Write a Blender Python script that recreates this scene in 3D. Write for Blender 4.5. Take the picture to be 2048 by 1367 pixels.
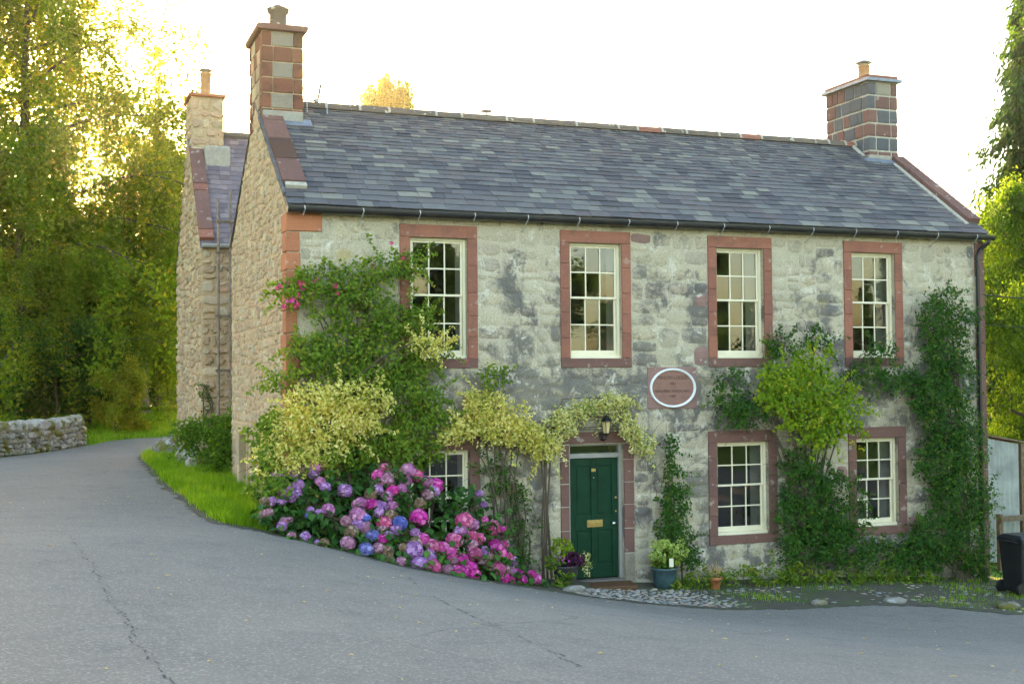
import bpy, math, random
import numpy as np
from mathutils import Matrix, Vector
sc = bpy.context.scene
for o in list(bpy.data.objects): bpy.data.objects.remove(o)
COL = sc.collection
R = math.radians

# ---------------------------------------------------------------- camera
cam = bpy.data.cameras.new('camera'); camo = bpy.data.objects.new('camera', cam); COL.objects.link(camo)
cam.sensor_fit = 'HORIZONTAL'; cam.sensor_width = 36.0; cam.lens = 2459.5645 / 2048 * 36.0
cam.clip_start = 0.1; cam.clip_end = 3000
YAW, PIT, ROL = .3649, .0305, -.0083
s_, c_ = math.sin(YAW), math.cos(YAW); cp, sp = math.cos(PIT), math.sin(PIT)
r0 = Vector((c_, -s_, 0)); fw = Vector((s_*cp, c_*cp, sp)); u0 = Vector((-s_*sp, -c_*sp, cp))
rt = r0*math.cos(ROL) + u0*math.sin(ROL); up = u0*math.cos(ROL) - r0*math.sin(ROL)
m = Matrix(((rt.x, up.x, -fw.x, -3.5203), (rt.y, up.y, -fw.y, -18.8865), (rt.z, up.z, -fw.z, 3.3674), (0, 0, 0, 1)))
camo.matrix_world = m
sc.camera = camo

# ---------------------------------------------------------------- sky, sun, exposure
SUN_EL, SUN_AZ = R(7.5), R(1.6)          # azimuth from +Y towards +X
world = bpy.data.worlds.new('World'); sc.world = world; world.use_nodes = True
wn = world.node_tree; bg = wn.nodes['Background']
sky = wn.nodes.new('ShaderNodeTexSky'); sky.sky_type = 'NISHITA'; sky.sun_disc = False
sky.sun_elevation = SUN_EL; sky.sun_rotation = SUN_AZ
sky.air_density = 1.0; sky.dust_density = 2.2; sky.ozone_density = 0.5; sky.altitude = 50
wn.links.new(sky.outputs[0], bg.inputs[0]); bg.inputs[1].default_value = 0.13
sun = bpy.data.lights.new('sun', 'SUN'); sun.energy = 5.0; sun.angle = R(0.6); sun.color = (1.0, .62, .26)
suno = bpy.data.objects.new('sun', sun); COL.objects.link(suno)
sd = Vector((math.sin(SUN_AZ)*math.cos(SUN_EL), math.cos(SUN_AZ)*math.cos(SUN_EL), math.sin(SUN_EL)))
suno.matrix_world = sd.to_track_quat('Z', 'Y').to_matrix().to_4x4()
sc.view_settings.view_transform = 'Standard'; sc.view_settings.look = 'None'
sc.view_settings.exposure = 3.25; sc.view_settings.gamma = 1.0
sc.cycles.use_denoising = True; sc.cycles.use_adaptive_sampling = True; sc.cycles.adaptive_threshold = .02
HAZE = .0006
sc.cycles.volume_bounces = 0; sc.cycles.volume_step_rate = 8
sc.cycles.max_bounces = 8; sc.cycles.diffuse_bounces = 4; sc.cycles.transmission_bounces = 6; sc.cycles.transparent_max_bounces = 12
sc.cycles.sample_clamp_indirect = 6.0; sc.cycles.caustics_reflective = False; sc.cycles.caustics_refractive = False

# ---------------------------------------------------------------- object helpers
WORLD = {}
def reg(o, mat=None):
    WORLD[o.name] = mat.copy() if mat else Matrix.Identity(4)
    return o
def link(o, parent=None, mat=None):
    COL.objects.link(o)
    mat = mat or Matrix.Identity(4)
    o.matrix_basis = mat
    reg(o, mat)
    if parent is not None:
        o.parent = parent; o.matrix_parent_inverse = WORLD[parent.name].inverted()
    return o
def thing(name, loc, label, cat, group=None, kind=None):
    o = bpy.data.objects.new(name, None); o.empty_display_size = .2
    link(o, None, Matrix.Translation(Vector(loc)))
    tag(o, label, cat, group, kind)
    return o
def tag(o, label=None, cat=None, group=None, kind=None):
    if label: o['label'] = label
    if cat: o['category'] = cat
    if group: o['group'] = group
    if kind: o['kind'] = kind
    return o
def mesh_np(name, V, F, mat, rnd=None, smooth=False):
    """V (N,3); F list of (M,k) arrays; rnd per-vertex float."""
    me = bpy.data.meshes.new(name)
    V = np.asarray(V, np.float32)
    if isinstance(F, np.ndarray): F = [F]
    F = [np.asarray(f, np.int32) for f in F if len(f)]
    loops = np.concatenate([f.ravel() for f in F]); tot = np.concatenate([np.full(len(f), f.shape[1], np.int32) for f in F])
    start = np.concatenate([[0], np.cumsum(tot)[:-1]]).astype(np.int32)
    me.vertices.add(len(V)); me.vertices.foreach_set('co', V.ravel())
    me.loops.add(len(loops)); me.loops.foreach_set('vertex_index', loops)
    me.polygons.add(len(tot)); me.polygons.foreach_set('loop_start', start); me.polygons.foreach_set('loop_total', tot)
    if smooth: me.polygons.foreach_set('use_smooth', np.ones(len(tot), bool))
    if rnd is not None:
        a = me.attributes.new('rnd', 'FLOAT', 'POINT')
        r = np.asarray(rnd, np.float32); r = np.full(len(V), float(r), np.float32) if r.ndim == 0 else r
        a.data.foreach_set('value', r)
    me.update(calc_edges=True); me.validate()
    if mat is not None: me.materials.append(mat)
    return me
class MB:
    """collects polygons of one mesh"""
    def __init__(s): s.v = []; s.f = []; s.r = []; s.rv = 0.5
    def add(s, V, F):
        b = len(s.v); s.v += [tuple(p) for p in V]; s.r += [s.rv]*len(V)
        s.f += [tuple(i+b for i in q) for q in F]
    def box(s, x0, x1, y0, y1, z0, z1, j=0, rng=None):
        V = [(x0,y0,z0),(x1,y0,z0),(x1,y1,z0),(x0,y1,z0),(x0,y0,z1),(x1,y0,z1),(x1,y1,z1),(x0,y1,z1)]
        if j: V = [tuple(c+rng.uniform(-j, j) for c in p) for p in V]
        s.add(V, [(0,3,2,1),(4,5,6,7),(0,1,5,4),(1,2,6,5),(2,3,7,6),(3,0,4,7)])
        return s
    def prism(s, poly, axis, a0, a1):
        """poly of 2D points extruded along axis"""
        n = len(poly)
        def P(p, a):
            return {'x': (a, p[0], p[1]), 'y': (p[0], a, p[1]), 'z': (p[0], p[1], a)}[axis]
        V = [P(p, a0) for p in poly] + [P(p, a1) for p in poly]
        F = [tuple(range(n))[::-1], tuple(range(n, 2*n))] + [(i, (i+1) % n, n+(i+1) % n, n+i) for i in range(n)]
        s.add(V, F); return s
    def tube(s, pts, rad, k=8, caps=True):
        pts = [Vector(p) for p in pts]; n = len(pts)
        if not hasattr(rad, '__len__'): rad = [rad]*n
        V = []; ref = None
        for i, p in enumerate(pts):
            d = (pts[min(i+1, n-1)] - pts[max(i-1, 0)]).normalized()
            if ref is None: ref = d.orthogonal().normalized()
            ref = (ref - d*ref.dot(d)); ref = ref.normalized() if ref.length > 1e-6 else d.orthogonal().normalized()
            b = d.cross(ref)
            for q in range(k):
                a = 2*math.pi*q/k
                V.append(p + (ref*math.cos(a) + b*math.sin(a))*rad[i])
        F = [(i*k+q, i*k+(q+1) % k, (i+1)*k+(q+1) % k, (i+1)*k+q) for i in range(n-1) for q in range(k)]
        if caps: F += [tuple(range(k))[::-1], tuple(range((n-1)*k, n*k))]
        s.add(V, F); return s
    def lathe(s, prof, c, k=20, a0=0, a1=2*math.pi):
        V = []
        for r, z in prof:
            for q in range(k):
                a = 2*math.pi*q/k
                V.append((c[0]+r*math.cos(a), c[1]+r*math.sin(a), c[2]+z))
        n = len(prof)
        F = [(i*k+q, i*k+(q+1) % k, (i+1)*k+(q+1) % k, (i+1)*k+q) for i in range(n-1) for q in range(k)]
        if prof[0][0] > 1e-4: F.append(tuple(range(k))[::-1])
        if prof[-1][0] > 1e-4: F.append(tuple(range((n-1)*k, n*k)))
        s.add(V, F); return s
    def mesh(s, name, mat, smooth=False):
        me = bpy.data.meshes.new(name); me.from_pydata(s.v, [], s.f)
        a = me.attributes.new('rnd', 'FLOAT', 'POINT'); a.data.foreach_set('value', s.r)
        if smooth: me.polygons.foreach_set('use_smooth', [True]*len(me.polygons))
        me.materials.append(mat); me.update(); return me
    def build(s, name, mat, parent=None, smooth=False, bevel=0, xf=None):
        o = bpy.data.objects.new(name, s.mesh(name, mat, smooth)); link(o, parent, xf)
        if bevel:
            b = o.modifiers.new('b', 'BEVEL'); b.width = bevel; b.segments = 2; b.limit_method = 'ANGLE'; b.harden_normals = False
        return o
def put(name, me, parent=None, mat=None):
    o = bpy.data.objects.new(name, me); return link(o, parent, mat)
def boxo(name, mat, parent, x0, x1, y0, y1, z0, z1, bevel=0, rv=.5):
    b = MB(); b.rv = rv; return b.box(x0, x1, y0, y1, z0, z1).build(name, mat, parent, bevel=bevel)

# ---------------------------------------------------------------- material helpers
class NT:
    def __init__(s, name, disp=False):
        s.m = bpy.data.materials.new(name); s.m.use_nodes = True; s.t = s.m.node_tree
        s.b = s.t.nodes['Principled BSDF']; s.out = s.t.nodes['Material Output']
    def n(s, typ, ins=None, **kw):
        nd = s.t.nodes.new('ShaderNode'+typ)
        for k, v in kw.items(): setattr(nd, k, v)
        for k, v in (ins or {}).items():
            sock = nd.inputs[k]
            if hasattr(v, 'is_output') or isinstance(v, bpy.types.NodeSocket): s.t.links.new(v, sock)
            else: sock.default_value = v
        return nd
    def pos(s): return s.n('NewGeometry').outputs['Position']
    def objc(s): return s.n('TexCoord').outputs['Object']
    def noise(s, vec, scale, detail=4, rough=.55, dist=0, out=0):
        return s.n('TexNoise', {'Vector': vec, 'Scale': scale, 'Detail': detail, 'Roughness': rough, 'Distortion': dist}).outputs[out]
    def scale(s, vec, v): return s.n('Mapping', {'Vector': vec, 'Scale': v}).outputs[0]
    def ramp(s, fac, stops, interp='LINEAR'):
        nd = s.n('ValToRGB', {'Fac': fac}); cr = nd.color_ramp; cr.interpolation = interp
        while len(cr.elements) < len(stops): cr.elements.new(.5)
        for e, (p, c) in zip(cr.elements, stops):
            e.position = p; e.color = (c, c, c, 1) if not hasattr(c, '__len__') else (*c[:3], 1)
        return nd.outputs[0]
    def step(s, fac, a, b):
        return s.n('MapRange', {'Value': fac, 'From Min': a, 'From Max': b, 'To Min': 0., 'To Max': 1.}, interpolation_type='SMOOTHSTEP').outputs[0]
    def mix(s, fac, a, b, blend='MIX'):
        nd = s.n('Mix', data_type='RGBA', blend_type=blend)
        for idx, v in ((0, fac), (6, a), (7, b)):
            if isinstance(v, bpy.types.NodeSocket): s.t.links.new(v, nd.inputs[idx])
            elif idx == 0: nd.inputs[0].default_value = v
            else: nd.inputs[idx].default_value = (*v[:3], 1)
        return nd.outputs[2]
    def math(s, op, a, b=0.):
        return s.n('Math', {0: a, 1: b}, operation=op).outputs[0]
    def attr(s, name='rnd'): return s.n('Attribute', attribute_name=name).outputs['Fac']
    def oi(s, out='Random'): return s.n('ObjectInfo').outputs[out]
    def col(s, c): s.set('Base Color', c)
    def set(s, k, v):
        if isinstance(v, bpy.types.NodeSocket): s.t.links.new(v, s.b.inputs[k])
        else: s.b.inputs[k].default_value = (*v[:3], 1) if hasattr(v, '__len__') else v
    def bump(s, h, dist=.01, strength=.6):
        nd = s.n('Bump', {'Height': h, 'Distance': dist, 'Strength': strength}); s.t.links.new(nd.outputs[0], s.b.inputs['Normal']); return nd
def plain(name, c, rough=.6, metal=0, var=.12, scale=8, spec=.4):
    t = NT(name); p = t.pos(); n = t.noise(p, scale, 5)
    d = tuple(x*(1-var) for x in c); l = tuple(min(1, x*(1+var)) for x in c)
    t.col(t.ramp(n, [(.3, d), (.7, l)])); t.set('Roughness', rough); t.set('Metallic', metal); t.set('Specular IOR Level', spec)
    return t.m
# ---------------------------------------------------------------- materials
def mat_facade(name, mortar=False):
    t = NT(name); p = t.pos(); r = t.attr()
    if mortar: base = t.ramp(t.noise(p, 3, 5), [(.3, (.43, .375, .285)), (.7, (.52, .455, .35))])
    else:
        base = t.ramp(r, [(0, (.43, .37, .275)), (.25, (.48, .42, .31)), (.5, (.385, .335, .26)), (.72, (.49, .42, .295)), (.88, (.43, .35, .26)), (1, (.33, .29, .24))])
    big = t.noise(p, .9, 6, .6); mid = t.noise(p, 5, 6, .65); fine = t.noise(p, 38, 5, .7)
    base = t.mix(t.ramp(mid, [(.35, 0), (.75, .55)]), base, (.52, .46, .34))
    # soot and damp staining, mostly at mid height
    z = t.n('SeparateXYZ', {0: p}).outputs[2]
    band = t.ramp(t.math('DIVIDE', z, 7.0), [(0, .05), (.2, .04), (.42, .10), (.56, .08), (.70, -.02), (1, -.07)])
    st = t.math('ADD', t.math('ADD', t.noise(p, 1.15, 9, .74, .3), band), t.math('MULTIPLY', t.math('SUBTRACT', r, .5), .0 if mortar else .11))
    base = t.mix(t.ramp(st, [(.53, 0), (.62, .85)]), base, (.11, .103, .107))
    # lime wash remains
    base = t.mix(t.ramp(t.noise(p, 2.6, 10, .78, .5), [(.55, 0), (.61, .8)]), base, (.64, .59, .49))
    # yellow lichen
    base = t.mix(t.ramp(t.noise(t.scale(p, (1, 1, 1.4)), 1.7, 6, .6), [(.61, 0), (.72, .55)]), base, (.40, .30, .09))
    # greenish grime
    base = t.mix(t.ramp(big, [(.45, 0), (.7, .35)]), base, (.42, .375, .25))
    base = t.mix(.5, base, t.ramp(fine, [(.3, (.22, .22, .22)), (.7, (.78, .78, .78))]), 'OVERLAY')
    t.col(base); t.set('Roughness', .93); t.set('Specular IOR Level', .15)
    h = t.math('ADD', t.math('MULTIPLY', mid, 1.0), t.math('MULTIPLY', fine, .45))
    t.bump(h, .016, .8); return t.m
def mat_rubble(name, mortar=False):
    t = NT(name); p = t.pos(); r = t.attr()
    if mortar: base = t.ramp(t.noise(p, 4, 5), [(.3, (.40, .28, .17)), (.7, (.54, .39, .25))])
    else: base = t.ramp(r, [(0, (.36, .24, .15)), (.2, (.50, .37, .23)), (.4, (.30, .235, .175)), (.6, (.54, .33, .215)), (.8, (.44, .37, .27)), (1, (.60, .46, .31))])
    mid = t.noise(p, 6, 7, .7); fine = t.noise(p, 45, 4, .7)
    base = t.mix(t.ramp(mid, [(.3, 0), (.75, .5)]), base, (.50, .40, .27))
    base = t.mix(t.ramp(t.noise(p, 1.3, 6, .65), [(.55, 0), (.75, .5)]), base, (.26, .20, .14))
    base = t.mix(.45, base, t.ramp(fine, [(.3, (.25, .25, .25)), (.7, (.75, .75, .75))]), 'OVERLAY')
    t.col(base); t.set('Roughness', .95); t.set('Specular IOR Level', .1)
    t.bump(t.math('ADD', mid, t.math('MULTIPLY', fine, .4)), .03, .9); return t.m
def mat_sand(name, a, b, dark=(.09, .06, .055), dk=.35, lich=0.0):
    t = NT(name); p = t.pos(); r = t.attr()
    n1 = t.noise(t.scale(p, (1.2, 1.2, 26)), 1.0, 5, .6); n2 = t.noise(p, 3.2, 6, .65); fine = t.noise(p, 60, 4)
    base = t.mix(n1, a, b); base = t.mix(t.math('MULTIPLY', r, .4), base, (b[0]*.55, b[1]*.6, b[2]*.7))
    base = t.mix(t.ramp(n2, [(.5, 0), (.78, dk)]), base, dark)
    if lich: base = t.mix(t.ramp(t.noise(p, 7, 4, .5), [(.64, 0), (.67, lich)]), base, (.55, .5, .42))
    base = t.mix(.35, base, t.ramp(fine, [(.3, (.3, .3, .3)), (.7, (.7, .7, .7))]), 'OVERLAY')
    t.col(base); t.set('Roughness', .95); t.set('Specular IOR Level', .1)
    t.bump(t.math('ADD', n1, t.math('MULTIPLY', fine, .6)), .008, .7); return t.m
def mat_slate(name, purple=False):
    t = NT(name); p = t.pos(); r = t.attr()
    if purple: base = t.ramp(r, [(0, (.14, .11, .125)), (.5, (.19, .15, .165)), (1, (.25, .20, .20))])
    else: base = t.ramp(r, [(0, (.06, .058, .068)), (.25, (.092, .089, .098)), (.5, (.118, .114, .118)), (.65, (.11, .092, .097)), (.82, (.132, .132, .13)), (.94, (.165, .16, .145)), (1, (.22, .21, .175))])
    n = t.noise(t.scale(p, (2, 6, 6)), 3, 6, .65); fine = t.noise(p, 50, 4, .65)
    base = t.mix(.55, base, t.ramp(n, [(.3, (.3, .3, .3)), (.7, (.72, .72, .72))]), 'OVERLAY')
    base = t.mix(t.ramp(t.noise(p, 9, 5, .6), [(.66, 0), (.73, .6)]), base, (.30, .28, .22))
    t.col(base); t.set('Roughness', t.ramp(n, [(.3, .6), (.7, .85)])); t.set('Specular IOR Level', .3)
    t.bump(t.math('ADD', n, t.math('MULTIPLY', fine, .5)), .006, .7); return t.m
def mat_asphalt():
    t = NT('asphalt'); p = t.pos()
    agg = t.n('TexVoronoi', {'Vector': p, 'Scale': 60.}).outputs['Color']
    ag = t.n('SeparateXYZ', {0: agg}).outputs[0]
    grain = t.noise(p, 55, 4, .75); pat = t.noise(p, .45, 5, .6, .3); p2 = t.noise(p, 2.3, 6, .65)
    base = t.mix(pat, (.155, .146, .138), (.245, .228, .204))
    base = t.mix(t.ramp(p2, [(.5, 0), (.75, .5)]), base, (.105, .107, .115))
    base = t.mix(t.ramp(grain, [(.5, 0), (.7, .6)]), base, (.06, .063, .072))
    base = t.mix(t.ramp(ag, [(.74, 0), (.97, .55)]), base, (.34, .33, .31))
    # hair cracks
    vc = t.n('TexVoronoi', {'Vector': t.n('Mix', {0: .25, 4: p, 5: t.n('TexNoise', {'Vector': p, 'Scale': 3., 'Detail': 6.}).outputs['Color']}, data_type='VECTOR').outputs[1], 'Scale': .42}, feature='DISTANCE_TO_EDGE').outputs[0]
    crack = t.math('MULTIPLY', t.ramp(vc, [(.0, 1), (.006, 0)]), t.ramp(t.noise(p, .35, 3), [(.52, 0), (.66, .4)]))
    base = t.mix(crack, base, (.05, .05, .05))
    t.col(base); t.set('Roughness', .92); t.set('Specular IOR Level', .12)
    t.bump(t.math('ADD', grain, t.math('MULTIPLY', ag, .5)), .006, .8); return t.m
def mat_ground():
    t = NT('soil_and_grass'); p = t.pos(); n = t.noise(p, 1.1, 7, .65); f_ = t.noise(p, 30, 4, .7)
    base = t.mix(t.ramp(n, [(.3, .0), (.62, 1)]), (.08, .17, .012), (.13, .25, .015))
    base = t.mix(t.ramp(f_, [(.5, 0), (.75, .6)]), base, (.03, .045, .012))
    t.col(base); t.set('Roughness', .95); t.bump(f_, .03, 1.); return t.m
def mat_dirt():
    t = NT('dirt'); p = t.pos(); n = t.noise(p, 2.2, 7, .65); f_ = t.noise(p, 40, 4, .7)
    base = t.mix(n, (.045, .040, .030), (.115, .10, .075))
    base = t.mix(t.ramp(t.noise(p, 1.4, 6, .7), [(.5, 0), (.62, .9)]), base, (.055, .095, .02))
    base = t.mix(t.ramp(f_, [(.5, 0), (.75, .6)]), base, (.02, .022, .015))
    t.col(base); t.set('Roughness', .95); t.bump(f_, .02, 1.); return t.m
def mat_leaf(name, stops, trans=.45, rough=.6, spec=.14, hue_obj=False):
    t = NT(name); r = t.oi() if hue_obj else t.attr()
    c = t.ramp(r, stops)
    if hue_obj: c = t.mix(.25, c, t.ramp(t.noise(t.objc(), 14, 3), [(.3, (.3, .3, .3)), (.7, (.75, .75, .75))]), 'OVERLAY')
    t.col(c); t.set('Roughness', rough); t.set('Specular IOR Level', spec)
    tr = t.n('BsdfTranslucent', {'Color': t.mix(1, c, (2.35, 1.9, .38), 'MULTIPLY')})
    mx = t.n('MixShader', {0: trans, 1: t.b.outputs[0], 2: tr.outputs[0]})
    t.t.links.new(mx.outputs[0], t.out.inputs[0]); return t.m
def mat_bark(name, a, b):
    t = NT(name); p = t.objc(); n = t.noise(t.scale(p, (6, 6, 1.2)), 2, 6, .7)
    t.col(t.mix(n, a, b)); t.set('Roughness', .95); t.bump(n, .05, 1); return t.m
def mat_glass():
    t = NT('window_glass')
    f_ = t.n('Fresnel', {'IOR': 1.52})
    tr = t.n('BsdfTransparent', {'Color': (.93, .96, .95, 1)}); gl = t.n('BsdfGlossy', {'Roughness': .0, 'Color': (1, 1, 1, 1)})
    p = t.pos(); nz = t.noise(p, 3.5, 2); b = t.n('Bump', {'Height': nz, 'Distance': .0007, 'Strength': .5}); t.t.links.new(b.outputs[0], gl.inputs['Normal'])
    mx = t.n('MixShader', {0: t.math('MULTIPLY', f_.outputs[0], 1.9), 1: tr.outputs[0], 2: gl.outputs[0]})
    t.t.links.new(mx.outputs[0], t.out.inputs[0]); return t.m
def mat_flower(name):
    t = NT(name); c = t.oi('Color'); r = t.attr()
    c2 = t.mix(t.math('MULTIPLY', r, .85), c, t.mix(1, c, (.42, .36, .38), 'MULTIPLY'))
    c2 = t.mix(t.ramp(r, [(.0, .55), (.25, 0)]), c2, t.mix(.6, c, (.9, .7, .8)))
    t.col(c2); t.set('Roughness', .6); t.set('Specular IOR Level', .2)
    tr = t.n('BsdfTranslucent', {'Color': c2}); mx = t.n('MixShader', {0: .25, 1: t.b.outputs[0], 2: tr.outputs[0]})
    t.t.links.new(mx.outputs[0], t.out.inputs[0]); return t.m
M = {}
M['facade'] = mat_facade('facade_stone'); M['mortar'] = mat_facade('facade_mortar', True)
M['rubble'] = mat_rubble('gable_rubble'); M['rmortar'] = mat_rubble('gable_mortar', True)
M['red'] = mat_sand('red_sandstone', (.39, .165, .11), (.29, .125, .092), dk=.5, lich=.25)
M['redq'] = mat_sand('orange_sandstone', (.52, .20, .10), (.42, .17, .10), dk=.25, lich=.35)
M['redfacade'] = mat_sand('flaked_red_stone', (.25, .13, .115), (.33, .22, .19), dk=.4, lich=.8)
M['chred'] = mat_sand('sooty_red_stone', (.28, .12, .075), (.21, .09, .065), dark=(.05, .04, .04), dk=.85)
M['brown'] = mat_sand('brown_sandstone', (.24, .125, .105), (.18, .10, .085), dk=.5, lich=.4)
M['chgrey'] = mat_sand('pale_granite', (.42, .355, .27), (.28, .24, .19), dk=.6)
M['chdark'] = mat_sand('dark_whinstone', (.10, .105, .12), (.15, .15, .155), dk=.5)
M['chmortar'] = plain('pale_mortar', (.45, .41, .34), .95, var=.2, scale=14, spec=.1)
M['slate'] = mat_slate('slate'); M['pslate'] = mat_slate('purple_slate', True)
M['ridge'] = mat_sand('ridge_stone', (.21, .16, .12), (.15, .125, .105), dk=.5, lich=.9)
M['lead'] = plain('lead_flashing', (.20, .23, .29), .45, .3, .25, 9)
M['render'] = plain('cement_render', (.36, .33, .28), .95, 0, .15, 12, .1)
M['asphalt'] = mat_asphalt(); M['ground'] = mat_ground(); M['dirt'] = mat_dirt()
M['cream'] = plain('cream_paint', (.78, .71, .53), .38, 0, .05, 6, .5)
M['green'] = plain('green_door_paint', (.004, .036, .017), .4, 0, .18, 5, .2)
M['framegrey'] = plain('grey_frame_paint', (.30, .29, .27), .5, 0, .08)
M['glass'] = mat_glass()
M['black'] = plain('black_metal', (.012, .012, .014), .4, 0, .2, 6, .5)
M['binblack'] = plain('bin_plastic', (.014, .015, .018), .48, 0, .2, 5, .5)
M['brass'] = plain('brass', (.62, .44, .16), .3, .9, .15, 20)
M['steel'] = plain('steel', (.6, .6, .62), .25, .95, .1, 20)
M['zinc'] = plain('zinc', (.45, .46, .47), .45, .7, .2, 30)
M['plaster'] = plain('white_plaster', (.74, .74, .72), .85, 0, .04, 3, .2)
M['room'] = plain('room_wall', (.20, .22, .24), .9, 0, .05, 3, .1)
M['white'] = plain('white_paint', (.80, .82, .85), .45, 0, .05, 7)
M['clay'] = plain('clay_pot', (.50, .27, .13), .8, 0, .2, 10, .2)
M['terracotta'] = plain('terracotta', (.42, .15, .07), .8, 0, .2, 12, .2)
M['glazed'] = plain('glazed_teal', (.045, .085, .095), .3, 0, .3, 9, .6)
M['darkpot'] = plain('dark_pot', (.05, .045, .045), .5, 0, .2, 9, .4)
M['mat'] = plain('coir_mat', (.12, .07, .04), 1., 0, .3, 60, .05)
M['lampglass'] = plain('lantern_glass', (.62, .50, .24), .25, 0, .1, 5, .5)
M['shade'] = plain('lamp_shade_cloth', (.75, .70, .56), .9, 0, .05, 6, .1)
M['steps'] = mat_sand('step_stone', (.22, .19, .16), (.17, .15, .14), dk=.3)
M['galv'] = plain('weathered_sheet_metal', (.34, .37, .36), .55, .25, .22, 3, .4)
M['wood'] = plain('weathered_wood', (.17, .13, .09), .9, 0, .3, 14, .1)
M['soil'] = plain('potting_soil', (.03, .022, .015), 1, 0, .3, 40, .05)
M['scaf'] = plain('rusty_scaffold', (.24, .19, .155), .7, .3, .35, 12, .3)
M['wire'] = plain('wire_black', (.02, .02, .02), .6)
M['stem'] = mat_bark('stem_bark', (.07, .05, .035), (.15, .115, .08))
M['bark'] = mat_bark('bark', (.05, .038, .028), (.12, .09, .065))
M['palebark'] = mat_bark('pale_bark', (.16, .12, .08), (.27, .21, .15))
M['lf_rose'] = mat_leaf('rose_leaf', [(0, (.05, .11, .012)), (.5, (.115, .205, .02)), (.8, (.18, .275, .03)), (1, (.29, .29, .045))], .35)
M['lf_euo'] = mat_leaf('variegated_leaf', [(0, (.12, .19, .03)), (.3, (.40, .41, .08)), (.65, (.60, .57, .17)), (1, (.74, .69, .36))], .3)
M['lf_euo2'] = mat_leaf('cream_variegated_leaf', [(0, (.10, .17, .04)), (.3, (.32, .36, .11)), (.65, (.54, .54, .23)), (1, (.74, .71, .44))], .3)
M['lf_dark'] = mat_leaf('dark_leaf', [(0, (.012, .05, .008)), (.5, (.032, .105, .014)), (.85, (.065, .155, .02)), (1, (.15, .19, .025))], .3)
M['lf_bright'] = mat_leaf('bright_leaf', [(0, (.08, .17, .012)), (.5, (.17, .29, .018)), (.85, (.28, .37, .025)), (1, (.44, .40, .035))], .4)
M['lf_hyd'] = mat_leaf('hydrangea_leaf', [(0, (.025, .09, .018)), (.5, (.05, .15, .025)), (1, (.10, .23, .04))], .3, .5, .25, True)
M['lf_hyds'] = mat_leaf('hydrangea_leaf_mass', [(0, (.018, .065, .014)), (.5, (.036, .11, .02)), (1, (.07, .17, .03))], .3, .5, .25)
M['lf_tree'] = mat_leaf('tree_leaf', [(0, (.05, .105, .008)), (.5, (.105, .18, .012)), (.85, (.17, .235, .015)), (1, (.29, .25, .018))], .6)
M['lf_tree2'] = mat_leaf('yellowing_leaf', [(0, (.12, .16, .015)), (.5, (.20, .24, .02)), (1, (.34, .30, .03))], .5)
M['lf_tree3'] = mat_leaf('green_leaf', [(0, (.04, .10, .012)), (.5, (.085, .18, .02)), (1, (.15, .26, .028))], .5)
M['lf_con'] = mat_leaf('conifer_needle', [(0, (.014, .05, .02)), (.5, (.03, .085, .03)), (1, (.06, .125, .035))], .3)
M['grass'] = mat_leaf('grass_blade', [(0, (.09, .20, .008)), (.5, (.16, .31, .012)), (.9, (.24, .38, .02)), (1, (.34, .32, .07))], .45, .6, .2)
M['dry'] = mat_leaf('dry_grass', [(0, (.35, .27, .12)), (1, (.6, .5, .28))], .3)
M['heuchera'] = mat_leaf('purple_leaf', [(0, (.03, .008, .022)), (1, (.08, .02, .06))], .25)
M['lime'] = mat_leaf('lime_floret', [(0, (.25, .36, .10)), (1, (.55, .66, .26))], .35)
M['flower'] = mat_flower('petal')
t = NT('mossy_stone'); p_ = t.pos(); r_ = t.attr()
b_ = t.ramp(r_, [(0, (.16, .15, .13)), (.5, (.25, .23, .20)), (1, (.34, .32, .29))])
b_ = t.mix(t.ramp(t.noise(p_, 8, 6, .7), [(.52, 0), (.6, .85)]), b_, (.44, .44, .42))
b_ = t.mix(t.ramp(t.noise(p_, 2.7, 6, .65), [(.49, 0), (.58, .95)]), b_, (.13, .115, .012))
t.col(b_); t.set('Roughness', .95); t.bump(t.noise(p_, 25, 5, .7), .02, 1); M['moss'] = t.m
t = NT('cobble_stone'); r_ = t.attr(); p_ = t.pos()
b_ = t.ramp(r_, [(0, (.17, .18, .19)), (.4, (.27, .26, .25)), (.7, (.34, .29, .23)), (.9, (.36, .25, .20)), (1, (.42, .40, .37))])
b_ = t.mix(.5, b_, t.ramp(t.noise(p_, 35, 4), [(.3, (.3, .3, .3)), (.7, (.7, .7, .7))]), 'OVERLAY')
t.col(b_); t.set('Roughness', .75); M['cobble'] = t.m
# plant layout tables, metres in cottage coordinates
ROSE=[(0.92,-0.28,4.92,0.37,0.31),(1.47,-0.28,5.09,0.38,0.23),(1.88,-0.28,5.18,0.21,0.24),(0.45,-0.28,4.91,0.33,0.23),(0.14,-0.28,4.79,0.37,0.14),(-0.01,-0.28,4.67,0.2,0.17),(1.07,-0.28,4.46,0.58,0.39),(1.63,-0.28,4.31,0.5,0.31),(2.04,-0.28,4.31,0.25,0.24),(0.91,-0.28,3.92,0.5,0.31),(0.44,-0.28,3.76,0.33,0.19),(1.55,-0.28,3.68,0.59,0.39),(2.1,-0.28,3.68,0.27,0.32),(0.37,-0.28,3.5,0.41,0.12),(-0.17,-0.28,3.39,0.28,0.14),(1.71,-0.28,3.14,0.5,0.35),(1.07,-0.28,3.3,0.5,0.31),(2.11,-0.28,3.05,0.25,0.32),(1.95,-0.28,2.58,0.42,0.31),(1.38,-0.28,2.44,0.5,0.31),(2.36,-0.28,2.81,0.21,0.2),(1.94,-0.28,2.23,0.51,0.2),(0.14,-0.28,3.91,0.33,0.15),(3.25,-0.28,3.36,0.22,0.18)]
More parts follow.
